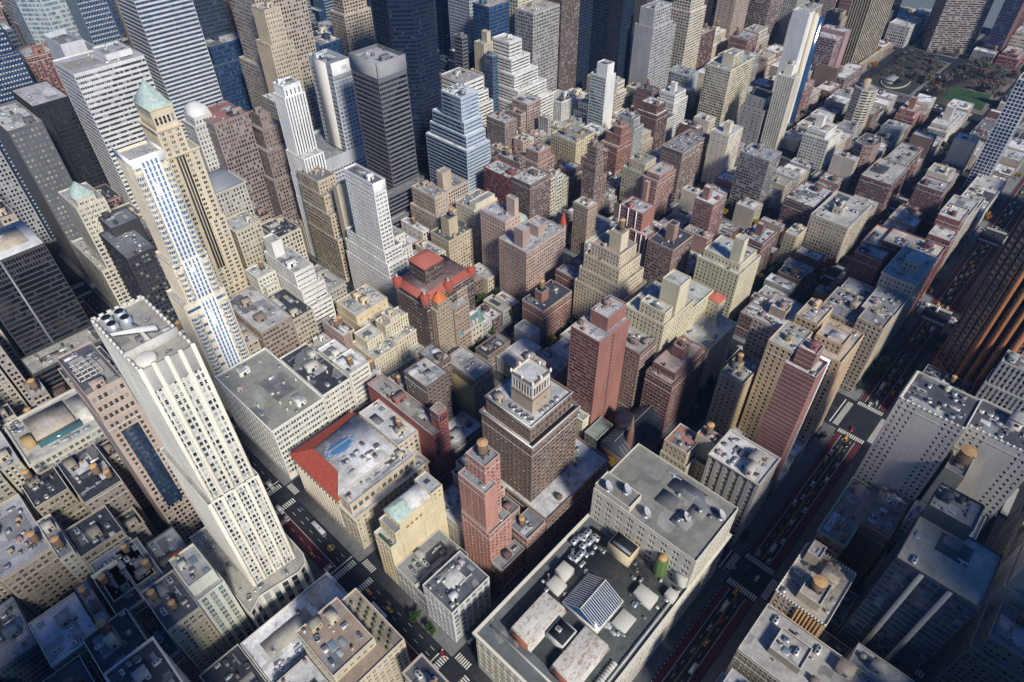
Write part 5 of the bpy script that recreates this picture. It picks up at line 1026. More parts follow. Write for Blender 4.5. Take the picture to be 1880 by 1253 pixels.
B('white terraced ziggurat with blank beige flank and roof aerial','beige flank ziggurat',[((772,815,97,118),0,19,{'S':BL,'ph':.8}),((776,812,99,117),18,24,{'dens':.8,'bulk':0}),((794,803,104,112),23,38,{'st':BL,'dens':0,'bulk':0})],(.52,.48,.42),(.62,.62,.61),pp(1.2,1.5,2.4,3))
B('dark maroon courtyard flats near white lattice tower','maroon courtyard flats',[((786,838,53,78),0,19,{'dens':2})],(.17,.09,.10),(.16,.15,.16),STP)
r=B('white lattice gridded tower with blue glass leaning at right edge','white lattice tower',[((694,750,22,34),0,14,{'dens':2}),([(583,36),(585,30),(600,27),(700,27),(712,34),(712,46),(583,46)],0,0.5,{'clear':1})],(.6,.58,.55),(.56,.54,.50),STP,name='apartment_tower',cat='tower',occ=False) if 0 else None
r=B('white lattice gridded tower with blue glass at right edge','white lattice tower',[((692,716,33,50),0,116,{'ph':1.})],(.74,.74,.73),DR,pp(2.5,2.5,3.4,3.4,m=.3),name='apartment_tower',cat='tower',glass='blue_glass',trim='blue_spandrel',wk='pane',mat='painted')
B('long podium with pale paved roof at foot of white lattice tower','pale podium',[((604,691,17,42),0,22,{'dens':1.2})],(.55,.52,.46),(.52,.50,.47),pp(1.4,2,3.2,4))
B('white institutional block with green roof patches','green patch office',[((1069,1120,245,275),0,30,{'dens':.8})],(.55,.52,.48),(.60,.60,.60),pp(1.6,2,3,3.8))
r=B('huge dark brown stepped slab apartment tower by the river','brown river slab tower',[([(1078,214),(1112,166),(1150,170),(1190,205),(1120,238)],0,150)],(.32,.26,.22),GR,sp(1.6,2.4,2.9,m=.2),name='apartment_tower',cat='tower',trim='dark_spandrel')
B('black rounded tower behind green patch office','black rounded tower',[((1110,1150,290,330),0,140)],(.05,.06,.09),GR,sp(1.8,2,3),name='apartment_tower',cat='tower',glass='black_glass')
B('blue glass striped tower at far right with red flank','blue striped river tower',[((1100,1135,128,150),0,175,{'S':BL})],(.16,.07,.07),GR,cu(2.8,2.6,3.6),W=cu(2.8,2.2,3.6),name='apartment_tower',cat='tower',glass='blue_glass',wk='pane')
B('low red and grey striped school block at right edge','red striped school',[((1085,1125,100,126),0,14,{'dens':.6}),((1090,1125,104,124),13,18,{'dens':.6})],(.34,.09,.08),(.45,.45,.44),sp(1.6,3,3.4),name='school',cat='school')
# ---- south of the wide street
A3=[(376,-17),(361,-34),(355,-51),(375,-72),(392,-76),(412,-54),(398,-20)]
r=B('brown brick tower turned forty-five degrees with tall orange fins','orange-finned tower',[([(378,-15.5),(359,-33),(352.5,-51),(374,-75),(394,-78),(415,-54),(399,-17)],0,28,{'st':BL,'ph':1,'dens':0,'bulk':0}),(A3,27,152,{'clear':1})],
 (.20,.075,.035),MR,('strip',1,2.7,1.6,3.9,{'m':.6}),name='office_tower',cat='tower',glass='blue_glass',trim='dark_spandrel',wk='pane')
g=MB();gb=MB()
def fins(a,b,n,z0,z1,dep,hw=.45,skip=0,G=None):
    a=Vector(a);b=Vector(b);d=(b-a).normalized();nn=Vector((d.y,-d.x))
    for k in range(skip,n):
        c=a+(b-a)*(k/(n-1));p=[c-d*hw,c-d*hw+nn*dep,c+d*hw+nn*dep,c+d*hw];(G or g).prism([(q.x,q.y) for q in p[::-1]],z0,z1)
fins(A3[0],A3[1],5,28,154,.7,.32);fins(A3[1],A3[2],4,28,154,3.4,1.5);fins(A3[2],A3[3],6,28,154,.9,.5)
for k in range(4): fins((378,-15.5),(359,-33),5,2,27,.3,.25,0,gb);fins((359,-33),(352.5,-51),4,2,27,.3,.25,0,gb);fins((352.5,-51),(374,-75),6,2,27,.3,.25,0,gb);break
part(r,'brick_fin',g,'masonry',(.40,.165,.07))['kind']='stuff';part(r,'podium_joint',gb,'dark_spandrel')['kind']='stuff'
r=B('large pale stone block with scalloped roof edge and blank centre wall','scalloped pale block',[((221,246,-46,-15.5),0,111,{'S':BL}),((231,254,-78,-46.3),0,106,{'dens':1.5})],(.58,.53,.46),(.07,.075,.09),pp(1.1,1.5,2.9,3.4,skip=lambda i,n:i<3 or i>n-4 or n<9),dens=1.6,cornice=None)
g=MB()
for u0,u1,v0,v1,z in((221,246,-46,-15.5,111),(231,254,-78,-46.3,106)):
    n=12
    for k in range(n):
        y=v0+(k+.5)*(v1-v0)/n;g.cyl(u0+.35,y,.7,z-.5,z+.12,8)
        x=u0+(k+.5)*(u1-u0)/n
        if v1>-16: g.cyl(x,v1-.4,.85,z-.8,z+.2,8)
        if v0<-70: g.cyl(x,v0+.4,.85,z-.8,z+.2,8)
part(r,'scalloped_parapet',g,'masonry',(.60,.55,.46))['kind']='stuff'
r=B('yellow grey shaft with big round tank in front of scalloped block','round tank shaft',[((216,230,-57,-48),0,88,{'st':BL,'dens':0,'bulk':0}),((230.3,247,-57,-47),0,90,{'st':BL,'dens':1.5,'bulk':0})],(.46,.42,.28),(.3,.3,.3),BL)
eq(r,'tank',223,-52.5,87,(3.4,3.4,2.4))
B('brown brick block with green copper cornice beside red bus lane','green cornice brick block',[((173,218,-30,-16),0,47,{'dens':1.8,'cornice':(.6,.8,(.20,.36,.22))}),((190,232,-45,-30.3),0,52,{'dens':1.4,'W':pp(1,1.5,5,3.6,m=3)})],(.31,.15,.085),(.30,.26,.26),pp(1.5,2,3.1,3.8),cornice=(.6,.8,(.20,.36,.22)))
r=B('tan crenellated loft with ribbed brick wall and dark round tank','crenellated tan loft',[((116,149,-40,-16),0,64,{'dens':1,'bulk':1,'clear':0}),((120,133,-34,-24),63,69,{'st':BL,'dens':0,'bulk':0}),((140,148,-24,-18),63,71,{'st':BL,'dens':.3,'bulk':0})],(.52,.42,.28),(.42,.38,.32),pp(1.3,1.9,2.6,3.6))
o=eq(r,'tank',127,-29,68,(3,3,1.5));o.children[0].color=(.1,.1,.12,1)
g=MB()
for k in range(16): g.box(116+2.1*k,117.2+2.1*k,-16.2,-15.6,63.9,65);g.box(115.6,116.2,-39.6+1.5*k,-38.8+1.5*k,63.9,65);g.box(148.8,149.4,-39.6+1.5*k,-38.8+1.5*k,63.9,65)
part(r,'crenellation',g,'masonry',(.66,.62,.54))['kind']='stuff'
g=MB()
for k in range(8): g.box(115.2,115.9,-39+1.6*k,-38+1.6*k,38,63)
part(r,'ribbed_brick_pier',g,'masonry',(.42,.24,.10))['kind']='stuff'
B('flat pale grey roofed block with white vents at the bottom edge','pale grey roof block',[((84,112,-78,-16),0,58,{'dens':.5,'bulk':1}),((92,104,-40,-26),57,62,{'st':BL,'dens':2,'bulk':0})],(.30,.25,.19),(.42,.40,.37),pp(1.4,1.5,2.3,3.3))
B('narrow grey roofed building along bottom edge','narrow grey roof',[((112.3,124,-78,-54),0,56,{'dens':.4})],(.33,.31,.28),(.38,.39,.39))
r=B('dark blue glass block with metal louvres and stepped front','dark blue louvred block',[((141,172,-80,-47.5),0,100,{'ph':1,'dens':.15,'bulk':0}),((169,185,-66,-48),99,108,{'dens':2.4,'bulk':1,'st':BL})],(.055,.065,.08),(.36,.34,.28),sp(3.2,3.0,3.9,m=.3),name='office_block',glass='blue_glass',trim='dark_spandrel',wk='pane')
for vv in (-58,-69): part(BLD[-1][0],'pale_wall_pier',bx(140.2,141,vv-1,vv+1,0,99),'painted',(.40,.40,.36))
B('low pale roof with teal tint behind dark blue louvred block','teal pale roof',[((200,230,-76,-60),0,58,{'dens':1.4}),((199.5,214,-59.6,-46),0,60,{'dens':1.6})],(.30,.26,.24),(.46,.50,.52))
B('low black filler block for the shaded gap beside dark blue louvred block','shade-gap filler block',[((124.3,140.5,-80,-40.8),0,22)],(.12,.12,.13),DR)  # dark building added to stand in for a void in shadow
B('low dark filler for the shadow gap between crenellated loft and green cornice block','shadow-gap filler block',[((149.6,172.6,-47,-17),0,18)],(.14,.12,.11),DR)  # dark low volume put in for the black shadow between both blocks
# ---- church
r=bpy.data.objects.new('church',None);COL.objects.link(r);r.location=(185,107,0)
tag(r,'dark slate roofed church with slender brown spire','church')
g=MB();g.box(165,206,97,117,0,14,0);g.box(186,198,92,121,0,14,0);part(r,'wall',g,'masonry',(.16,.11,.09))
g=MB()
def gab(x0,x1,y0,y1,z0,z1,ax):
    if ax=='x':
        ym=(y0+y1)/2;g.mesh([(x0,y0,z0),(x1,y0,z0),(x1,ym,z1),(x0,ym,z1),(x0,y1,z0),(x1,y1,z0)],[(0,1,2,3),(3,2,5,4),(0,3,4),(1,5,2)])
    else:
        xm=(x0+x1)/2;g.mesh([(x0,y0,z0),(x0,y1,z0),(xm,y1,z1),(xm,y0,z1),(x1,y0,z0),(x1,y1,z0)],[(0,3,2,1),(3,4,5,2),(0,4,3),(1,2,5)])
gab(164.5,206.5,96.5,117.5,13.5,23,'x');gab(185.5,198.5,91.5,121.5,13.5,23.05,'y');part(r,'slate_roof',g,'slate')
g=MB()
for k in range(7):
    x=166+2.9*k;g.tube((x,98,15.2),(x,103.5,20),.16);g.tube((x,116,15.2),(x,110.5,20),.16)
g.tube((164.5,107,23.05),(206.5,107,23.05),.2);part(r,'roof_ridge_strip',g,'masonry',(.36,.27,.22))
g=MB();g.frust(rect(172,178,99,105),0,rect(172.3,177.7,99.3,104.7),20,0);g.frust(ngon(175,102,3,8),20,ngon(175,102,.08,8),44,0);part(r,'spire',g,'masonry',(.20,.11,.09))
OCC.append((164,207,91,122));OCCH.append(20);BLD.append((r,'slate-roofed church',r['label'],(185,107,23),None,23))
B('green glazed hall beside the church','green glazed hall',[((166,184,121,131),0,12,{'clear':1})],(.20,.22,.20),(.25,.30,.27))
r=B('small stone church with red pyramid spire and maroon roof','red spire church',[((340,362,285,297),0,13,{'clear':1}),((333,339,288,294),0,24,{'clear':1})],(.40,.34,.28),(.2,.06,.06),pp(.9,3,4,9),name='church',cat='church')
g=MB();g.frust(rect(333,339,288,294),24,rect(335.9,336.1,290.9,291.1),36);part(r,'red_spire',g,'painted',(.40,.07,.05))
g=MB();gab(340,362,285,297,13,20,'x');part(r,'maroon_roof',g,'painted',(.22,.04,.05))
r=B('domed cathedral with golden cone in plaza beside park','gold-cone cathedral',[((925,955,60,80),0,10,{'clear':1})],(.46,.40,.33),(.5,.48,.44),BL,name='cathedral',cat='cathedral')
g=MB();g.cyl(940,70,8,10,22,12,0);g.cyl(940,70,8.4,22,30,12,1,.3);part(r,'gold_cone_drum',g,['masonry','yellow_paint'],(.46,.40,.33))
# ---------------------------------------------------------------- street grid
SV={34:1.5,35:88,36:166.5,37:244.5,38:322,39:399,40:477,41:555.5,42:640}
for k in range(43,58): SV[k]=725+78.5*(k-43)
for k in (33,32,31,30): SV[k]=-84.6-78.5*(33-k)
SH={k:9. for k in SV};SH[34]=16.5;SH[42]=15.
AVN=['west','fifth','madison','park','lex','third','second','first']
AU={'west':-283,'fifth':0,'madison':155.5,'park':311,'lex':466,'third':620,'second':885,'first':1065}
AH={'west':15,'fifth':15,'madison':12,'park':21,'lex':11.5,'third':15,'second':14,'first':15}
def inview(x,y,z,mx=160,my=140):
    a=px(x,y,z);return a[2]>1 and -mx<a[0]<1880+mx and -my<a[1]<1253+my
g=MB();g.poly([(-2500,-1500,0),(1250,-1500,0),(1250,3500,0),(-2500,3500,0)]);tag(g.build('road','asphalt'),kind='structure')
g=MB();g.poly([(1250,-1500,-1),(1950,-1500,-1),(1950,3500,-1),(1250,3500,-1)]);g.poly([(1250,-1500,0),(1250,3500,0),(1250,3500,-1),(1250,-1500,-1)]);tag(g.build('river_water','water'),kind='structure')
g=MB();g.poly([(1950,-1500,.5),(4500,-1500,.5),(4500,3500,.5),(1950,3500,.5)]);tag(g.build('far_bank','concrete'),kind='structure')
BLOCKS=[]
us=[(AU[a],AH[a]) for a in AVN];ks=sorted(SV)
for i in range(len(us)):
    u0=us[i][0]+us[i][1];u1=us[i+1][0]-us[i+1][1] if i<len(us)-1 else 1235
    for k in ks[:-1]:
        v0=SV[k]+SH[k];v1=SV[k+1]-SH[k+1]
        if not any(inview(a,b,z) for a in (u0,(u0+u1)/2,u1) for b in (v0,v1) for z in (0,40)): continue
        if i==6 and k==35: continue
        if 850<u0<1000 and k in(36,): pass
        BLOCKS.append((i,k,u0,u1,v0,v1))
        sw=6. if i in(0,1) else 4.
        g=MB();a,b,c,d=u0-sw,u1+(6. if i==0 else 4.),v0-3.6,v1+3.6
        if k==34: c=v0-7
        if k==33: d=v1+7
        g.box(a,b,c,d,0,.15,0);g.poly([(u0+1,v0+1,.156),(u1-1,v0+1,.156),(u1-1,v1-1,.156),(u0+1,v1-1,.156)],1)
        o=g.build('pavement',['concrete','yard']);tag(o,kind='structure')
# ---------------------------------------------------------------- fill buildings
WALLS=[('brown brick',BROWN),('dark brick',DKBRICK),('red brick',(.26,.11,.085)),('tan',(.42,.34,.25)),('cream',(.56,.50,.38)),('grey stone',(.36,.35,.33)),('pink brick',(.34,.2,.16)),('beige',(.48,.43,.35)),('white painted',(.60,.59,.55))]
ROOFS=[('white',WR),('pale grey',(.52,.52,.51)),('grey',(.36,.36,.36)),('black',(.035,.04,.05)),('tan',(.44,.40,.34)),('dark',(.12,.12,.13)),('silver',(.58,.60,.62))]
HEROPX=[(s,px(*c)) for (_,s,_,c,_,_) in BLD]
def relation(p,hp):
    dx,dy=p[0]-hp[0],p[1]-hp[1]
    if abs(dx)>abs(dy)*1.1: return 'right of' if dx>0 else 'left of'
    return 'in front of' if dy>0 else 'behind'
def autolabel(c,core,xtra=()):
    p=px(*c);hs=sorted(HEROPX,key=lambda h:(h[1][0]-p[0])**2+(h[1][1]-p[1])**2)[:13]
    cand=[f'{core} {relation(p,h[1])} {h[0]}' for h in hs[:2]]
    for e in xtra: cand+= [f'{core} {e}, {relation(p,hs[0][1])} {hs[0][0]}']
    for i in range(len(hs)):
        for j in range(i+1,len(hs)): cand.append(f'{core} between {hs[i][0]} and {hs[j][0]}')
    for l in cand:
        if l not in LABELS and len(l.split())<=16: return l
    k=2
    while True:
        l=f'{core} {relation(p,hs[0][1])} {hs[0][0]}, '+['second','third','fourth','fifth','sixth','seventh','eighth','ninth','tenth'][min(k-2,8)]+' along'
        if l not in LABELS or k>10: return l
        k+=1
def free(r,m=.25):
    return not any(r[0]<o[1]+m and r[1]>o[0]-m and r[2]<o[3]+m and r[3]>o[2]-m for o in OCC)
def hidden(r,h):
    """whether taller neighbours already standing hide the block r from the view and from a few steps beside it"""
    bo=np.array(OCC);bh=np.array(OCCH);x0,x1,y0,y1=r;e=.6
    pts=[(x0+e,y0+e,h),(x1-e,y0+e,h),(x0+e,y1-e,h),(x1-e,y1-e,h),((x0+x1)/2,y0-.3,h*.75),(x0-.3,(y0+y1)/2,h*.75),((x0+x1)/2,y0-.3,h*.45),(x0+e,y0+e,h*.9)]
    for c in (CAM,CAM+RX*15,CAM-RX*15):
        for p in pts:
            p=np.array(p);t=np.linspace(0,min(1,(215-p[2])/max(1,c[2]-p[2])),70)[1:];q=p+(c-p)*t[:,None]
            m_=(q[:,0:1]>bo[:,0])&(q[:,0:1]<bo[:,1])&(q[:,1:2]>bo[:,2])&(q[:,1:2]<bo[:,3])&(q[:,2:3]<bh)
            if not m_.any(): return False
    return True
def zone(u,v,i,k):
    """height range, lot width range, chance of a taller one and its heights, kind"""
    if v<-18: return (34,58),(16,30),.25,(58,80),'loft'
    if i==0: return (40,60) if v<400 else (55,110),(18,32),.15,(60,90) if v<400 else (110,150),'loft'
    if i==1: return ((30,52),(12,24),.1,(52,62),'loft') if v<470 else (((45,80),(18,30),.2,(80,110),'office') if v<640 else ((80,150),(34,50),.4,(150,210),'glass'))
    if i==2: return ((13,19),(8,13),.08,(26,40),'row') if v<325 else (((24,44),(14,24),.15,(44,60),'loft') if v<470 else (((50,85),(20,34),.2,(80,120),'office') if v<640 else ((90,160),(36,52),.4,(160,200),'glass')))
    if i==3: return ((13,20),(9,14),.1,(28,44),'row') if v<325 else (((24,44),(14,26),.1,(44,60),'flats') if v<470 else ((50,100),(26,42),.3,(100,180),'glass'))
    if i==4: return ((13,22),(11,18),.12,(30,44),'row') if v<325 else (((20,40),(16,28),.12,(40,56),'flats') if v<480 else ((50,90),(30,46),.3,(90,170),'glass'))
    if i==5: return ((12,22),(15,26),.14,(26,44),'row') if v<250 else (((18,36),(22,36),.15,(36,56),'flats') if v<420 else ((40,80),(32,46),.3,(80,130),'flats'))
    return ((10,20),(26,44),.15,(30,50),'flats') if v<330 else ((25,50),(34,50),.3,(50,110),'flats')
CNT={}
def fill(r,h,kind,front):
    wn,wc=R.choices(WALLS,[2,1,1.2,3,3.5,2.5,1.5,3,1.5] if kind!='row' else [2.5,1.2,2,2,2,2.5,2,2.2,1.5])[0]
    rn,rc=R.choices(ROOFS,[5,4,2,2.5,2,1.5,2.5])[0]
    j=R.uniform(.85,1.15);wc=tuple(min(.75,c*j*R.uniform(.96,1.04)) for c in wc)
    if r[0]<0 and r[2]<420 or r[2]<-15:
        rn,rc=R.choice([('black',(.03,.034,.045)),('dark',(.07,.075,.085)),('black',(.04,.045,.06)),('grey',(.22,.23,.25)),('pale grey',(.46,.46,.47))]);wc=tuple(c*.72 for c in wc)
    c=((r[0]+r[1])/2,(r[2]+r[3])/2,h);d=math.dist(c,tuple(CAM))
    wd=r[1]-r[0]
    sz={'row':'row house','loft':'loft building','office':'office block','flats':'apartment block','glass':'office tower'}[kind]
    hw=('low ' if h<17 else 'tall ' if h>70 else '')
    tk=1 if (kind in('loft','flats') and R.random()<(.6 if d<520 else .35)) else 0
    if kind=='glass' and R.random()<.75:
        core=f'{hw}dark blue glass {sz}';wall=R.choice([(.03,.06,.13),(.02,.03,.06),(.10,.14,.20),(.16,.17,.19),(.05,.10,.18)])
        st=R.choice([cu(2.6,1.7,3.8),sp(2.2,1.8,3.8),pi_(1.4,2.6,2.2,3.8,d=.4)]);gl=R.choice(['blue_glass','black_glass','blue_glass']);mt='smooth_panel'
    else:
        core=f'{hw}{wn} {sz} with {rn} roof';wall=wc;gl='window_glass';mt='masonry'
        st=R.choice([pp(1.2,1.7,2.4,1.8),pr2(1.1,1.8,3.6,3.5),pp(1.4,2.,2.7,3.7),pi_(1.4,2,2.6,3.6,d=.35)]) if kind!='row' else pp(1.1,1.8,2.2,3.5,m=.5)
    blank=pp(1.0,1.4,6,3.5,m=2) if R.random()<.4 and kind!='row' else BL
    side=st if (kind in('office','glass') or (kind=='loft' and R.random()<.8) or (R.random()<.35 and kind!='row')) else blank
    lab=autolabel(c,core,(['with a roof tank'] if tk else [])+(['with narrow front'] if wd<10 else ['with wide front'] if wd>24 else []))
    tiers=[(r,0,h,{})]
    if kind in('loft','office','flats','glass') and R.random()<.65 and wd>11:
        a=R.uniform(1.5,4);tiers=[(r,0,h*R.uniform(.72,.86),{}),((r[0]+a,r[1]-a*R.uniform(.3,1),r[2]+a,r[3]-a*R.uniform(.3,1)),h*.7,h,{})]
        tiers[1]=(tiers[1][0],tiers[0][2]-1.05,h,{})
    near=d<480
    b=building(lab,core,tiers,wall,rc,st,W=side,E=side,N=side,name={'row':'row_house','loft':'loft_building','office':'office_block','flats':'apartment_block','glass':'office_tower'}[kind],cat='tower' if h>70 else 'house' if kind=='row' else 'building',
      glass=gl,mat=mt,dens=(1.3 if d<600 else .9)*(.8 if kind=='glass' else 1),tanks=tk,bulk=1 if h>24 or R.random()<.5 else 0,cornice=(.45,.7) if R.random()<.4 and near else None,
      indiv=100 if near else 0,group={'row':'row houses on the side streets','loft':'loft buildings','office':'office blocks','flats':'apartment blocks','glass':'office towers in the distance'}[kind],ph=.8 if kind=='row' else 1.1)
    BLD.pop();CNT[kind]=CNT.get(kind,0)+1
for (i,k,u0,u1,v0,v1) in sorted(BLOCKS,key=lambda b:((b[2]+b[3])/2-CAM[0])**2+((b[4]+b[5])/2-CAM[1])**2):
    if i==6 and 34<=k<=36 : continue
    if i==5 and k in(36,): u1=840
    for half in (0,1):
        vm=(v0+v1)/2
        if half==0: a,b=v0+.2,vm-.1
        else: a,b=vm+.1,v1-.2
        u=u0+.2
        while u<u1-5:
            hr,wr,pt,ht,kind=zone(u,vm,i,k)
            wd=min(R.uniform(*wr),u1-.2-u)
            if wd<5: break
            dep=(b-a)*(R.uniform(.62,.8) if kind=='row' else R.uniform(.85,1.))
            r=(u,u+wd,a,a+dep) if half==0 else (u,u+wd,b-dep,b)
            if not free(r):
                # shrink the lot to the free stretch or step on
                ok=False
                for w2 in (wd*.7,wd*.45,6.):
                    if w2<5: continue
                    r2=(u,u+w2,r[2],r[3])
                    if free(r2): r=r2;ok=True;break
                if not ok:
                    d2=min(dep,(b-a)*.45);r2=(u,u+min(wd,9),a,a+d2) if half==0 else (u,u+min(wd,9),b-d2,b)
                    if d2>7 and free(r2): r=r2
                    else: u+=1.2;continue
            h=R.uniform(*hr) if R.random()>pt else R.uniform(*ht)
            cx,cy=(r[0]+r[1])/2,(r[2]+r[3])/2
            if (inview(cx,cy,h,60,60) or inview(cx,cy,0,60,60)) and not (cx<-30 and cy<30) and not(-72<cx<-15.2 and cy<30) and not hidden(r,h):
                fill(r,h,kind,half)
            u=r[1]+(.12 if kind!='glass' else R.uniform(3,14))
# unseen blocks south and west, placed to shade the lower corners; two tallest made up
for n_,(r_,h_,l_) in enumerate((((25,62,-160,-100),112,'tall tan office block below the bottom edge, nearest the store block'),((66,104,-160,-100),98,'tall grey office block below the bottom edge, second from the left'),((108,132,-165,-112),92,'tall brown office block below the bottom edge, near the right corner'),((-235,-185,60,120),120,'tall grey loft tower beyond the lower left edge, southern one'),((-240,-190,150,215),126,'tall cream loft tower beyond the lower left edge, northern one'),((-150,-100,40,84),118,'tall brown loft tower under the lower left corner'),((72,150,-310,-255),300,'very tall added shade tower south of the view, behind the lower right corner'),((-240,-146,-70,-15),300,'very tall added shade slab west of the view, behind the lower left corner'))):
    building(l_,'outer block',[(r_,0,h_,{'st':pp(1.5,2,3,3.7)})],((.42,.36,.28),(.34,.34,.34),(.25,.18,.15))[n_%3],(.4,.4,.4),name='office_block',cat='tower',indiv=0,dens=.5);BLD.pop()
# ---------------------------------------------------------------- markings
def marks(name,rects,mat,z=.008):
    g=MB();g.quads([[(x0,y0,z),(x1,y0,z),(x1,y1,z),(x0,y1,z)] for x0,x1,y0,y1 in rects]);o=g.build(name,mat)
    if o: tag(o,kind='structure')
ROADH={'west':8,'fifth':8.6,'madison':7.5,'park':14,'lex':7.2,'third':10,'second':10,'first':10}
def srh(k): return 9.2 if k==34 else 9 if k==42 else 5.2
for a in AVN[1:6]:
    for k in range(33,42):
        u=AU[a];rh=ROADH[a];sh=srh(k);v=SV[k]
        if not inview(u,v,0,60,60): continue
        for yy in (v-sh-4.6,v+sh+.8):
            marks('crosswalk',[(x,x+.7,yy,yy+3.8) for x in np.arange(u-rh+.4,u+rh-.6,1.35)],'road_paint')
        for xx in (u-rh-4.8,u+rh+1.):
            marks('crosswalk',[(xx,xx+3.8,y,y+.7) for y in np.arange(v-sh+.4,v+sh-.6,1.35)],'road_paint')
        marks('stop_line',[(u-rh,u+rh,v+sh+6.2,v+sh+6.9)],'road_paint')
for k in range(33,41):
    v0=SV[k]+srh(k)+7.5;v1=SV[k+1]-srh(k+1)-6
    marks('bus_lane',[(-8.4,-2.3,v0,v1)],'bus_lane_paint',.006)
    marks('lane_line',[(-2.15,-1.85,v0,v1)]+[(x,x+.22,y,y+3.2) for x in(-5.4,1.4,5.) for y in np.arange(v0+2,v1-4,9.)]+[(-8,-2.6,y,y+.35) for y in (v0+2,v0+4.5,v1-7,v1-4.5)]+[(-8+2.7*i,-6+2.7*i,y,y+1.6) for i in (0,1) for y in (v0+2.4,v1-6.6)],'road_paint',.012)
    for a in('madison','lex','third'):
        u=AU[a];marks('lane_line',[(u+x,u+x+.22,y,y+3.2) for x in(-3.6,0,3.6) for y in np.arange(v0+2,v1-4,9.)],'road_paint',.008)
    marks('park_median',[(309,313,v0,v1)],'yard',.16)
av=[AU[a] for a in AVN[:7]];ah=[ROADH[a] for a in AVN[:7]]
for i in range(1,6):
    a=av[i]+ah[i]+6.5;b=av[i+1]-ah[i+1]-6.5;v=SV[34]
    marks('bus_lane',[(a,b,v+4.9,v+8.6),(a,b,v-8.6,v-4.9)],'bus_lane_paint',.006)
    marks('lane_line',[(a,b,v+4.6,v+4.85),(a,b,v-4.85,v-4.6)]+[(x,x+3,v+s-.1,v+s+.1) for s in(2.4,-2.4) for x in np.arange(a,b-3,9)]+[(x,x+1.2,v+8.65,v+8.95) for x in np.arange(a,b-3,3.)],'road_paint',.012)
    marks('centre_line',[(a,b,v-.28,v-.1),(a,b,v+.1,v+.28)]+([(x,x+.35,v-2.2,v-.3) for x in np.arange(a+6,a+55,2.6)] if i==2 else []),'yellow_paint',.010)
# ---------------------------------------------------------------- vehicles
def car_meshes():
    o={}
    b=MB();b.frust(rect(-2.2,2.2,-.88,.88),.28,rect(-2.25,2.2,-.92,.92),.62,0,False);b.frust(rect(-2.25,2.2,-.92,.92),.62,rect(-2.15,2.1,-.82,.82),.92,0)
    b.frust(rect(-1.2,.75,-.66,.66),1.36,rect(-1.1,.65,-.6,.6),1.44,0)
    o['body']=b.data('car_body',['car_paint'])
    b=MB();b.frust(rect(-1.75,1.35,-.80,.80),.9,rect(-1.2,.75,-.66,.66),1.37,0);o['glass']=b.data('car_windows',['black_glass'])
    b=MB();b.tube((0,-.1,0),(0,.1,0),.34,12);b.poly([(.34*math.cos(t*math.pi/6),-.1,.34*math.sin(t*math.pi/6)) for t in range(12)]);b.poly([(.34*math.cos(t*math.pi/6),.1,.34*math.sin(t*math.pi/6)) for t in range(12)]);o['wheel']=b.data('wheel',['rubber'])
    b=MB();b.box(-.35,.35,-.15,.15,1.44,1.6);o['sign']=b.data('roof_sign',['pale_trim'])
    b=MB();b.frust(rect(-6,6,-1.25,1.25),.35,rect(-6,6,-1.27,1.27),2.9,0,False);b.frust(rect(-6,6,-1.27,1.27),2.9,rect(-5.9,5.9,-1.12,1.12),3.1,0);o['bus']=b.data('bus_body',['car_paint'])
    b=MB();b.box(-5.6,5.7,-1.30,1.30,1.4,2.5);b.box(5.98,6.03,-1.1,1.1,1.2,2.7);o['busglass']=b.data('bus_windows',['black_glass'])
    b=MB();b.box(-4.6,-2.2,-.8,.8,3.1,1.8);b.box(.6,2.2,-.6,.6,3.1,3.35);o['unit']=b.data('roof_unit',['metal'])
    b=MB();b.box(-3.2,1.6,-1.15,1.15,.7,3.2,0);b.frust(rect(1.8,3.4,-1.05,1.05),.5,rect(1.8,3.0,-.95,.95),2.2,0);o['truck']=b.data('truck_body',['car_paint'])
    b=MB();b.box(3.02,3.1,-.85,.85,1.4,2.0);b.box(-3.1,3.2,-1,1,.45,.69);o['trim']=b.data('truck_trim',['rubber'])
    return o
VM=car_meshes();NV=[0]
PAINT=[('white',(.62,.62,.62)),('white',(.58,.58,.57)),('black',(.012,.012,.014)),('grey',(.16,.165,.17)),('silver',(.38,.39,.40)),('dark blue',(.02,.035,.09)),('red',(.25,.02,.02)),('black',(.02,.02,.022))]
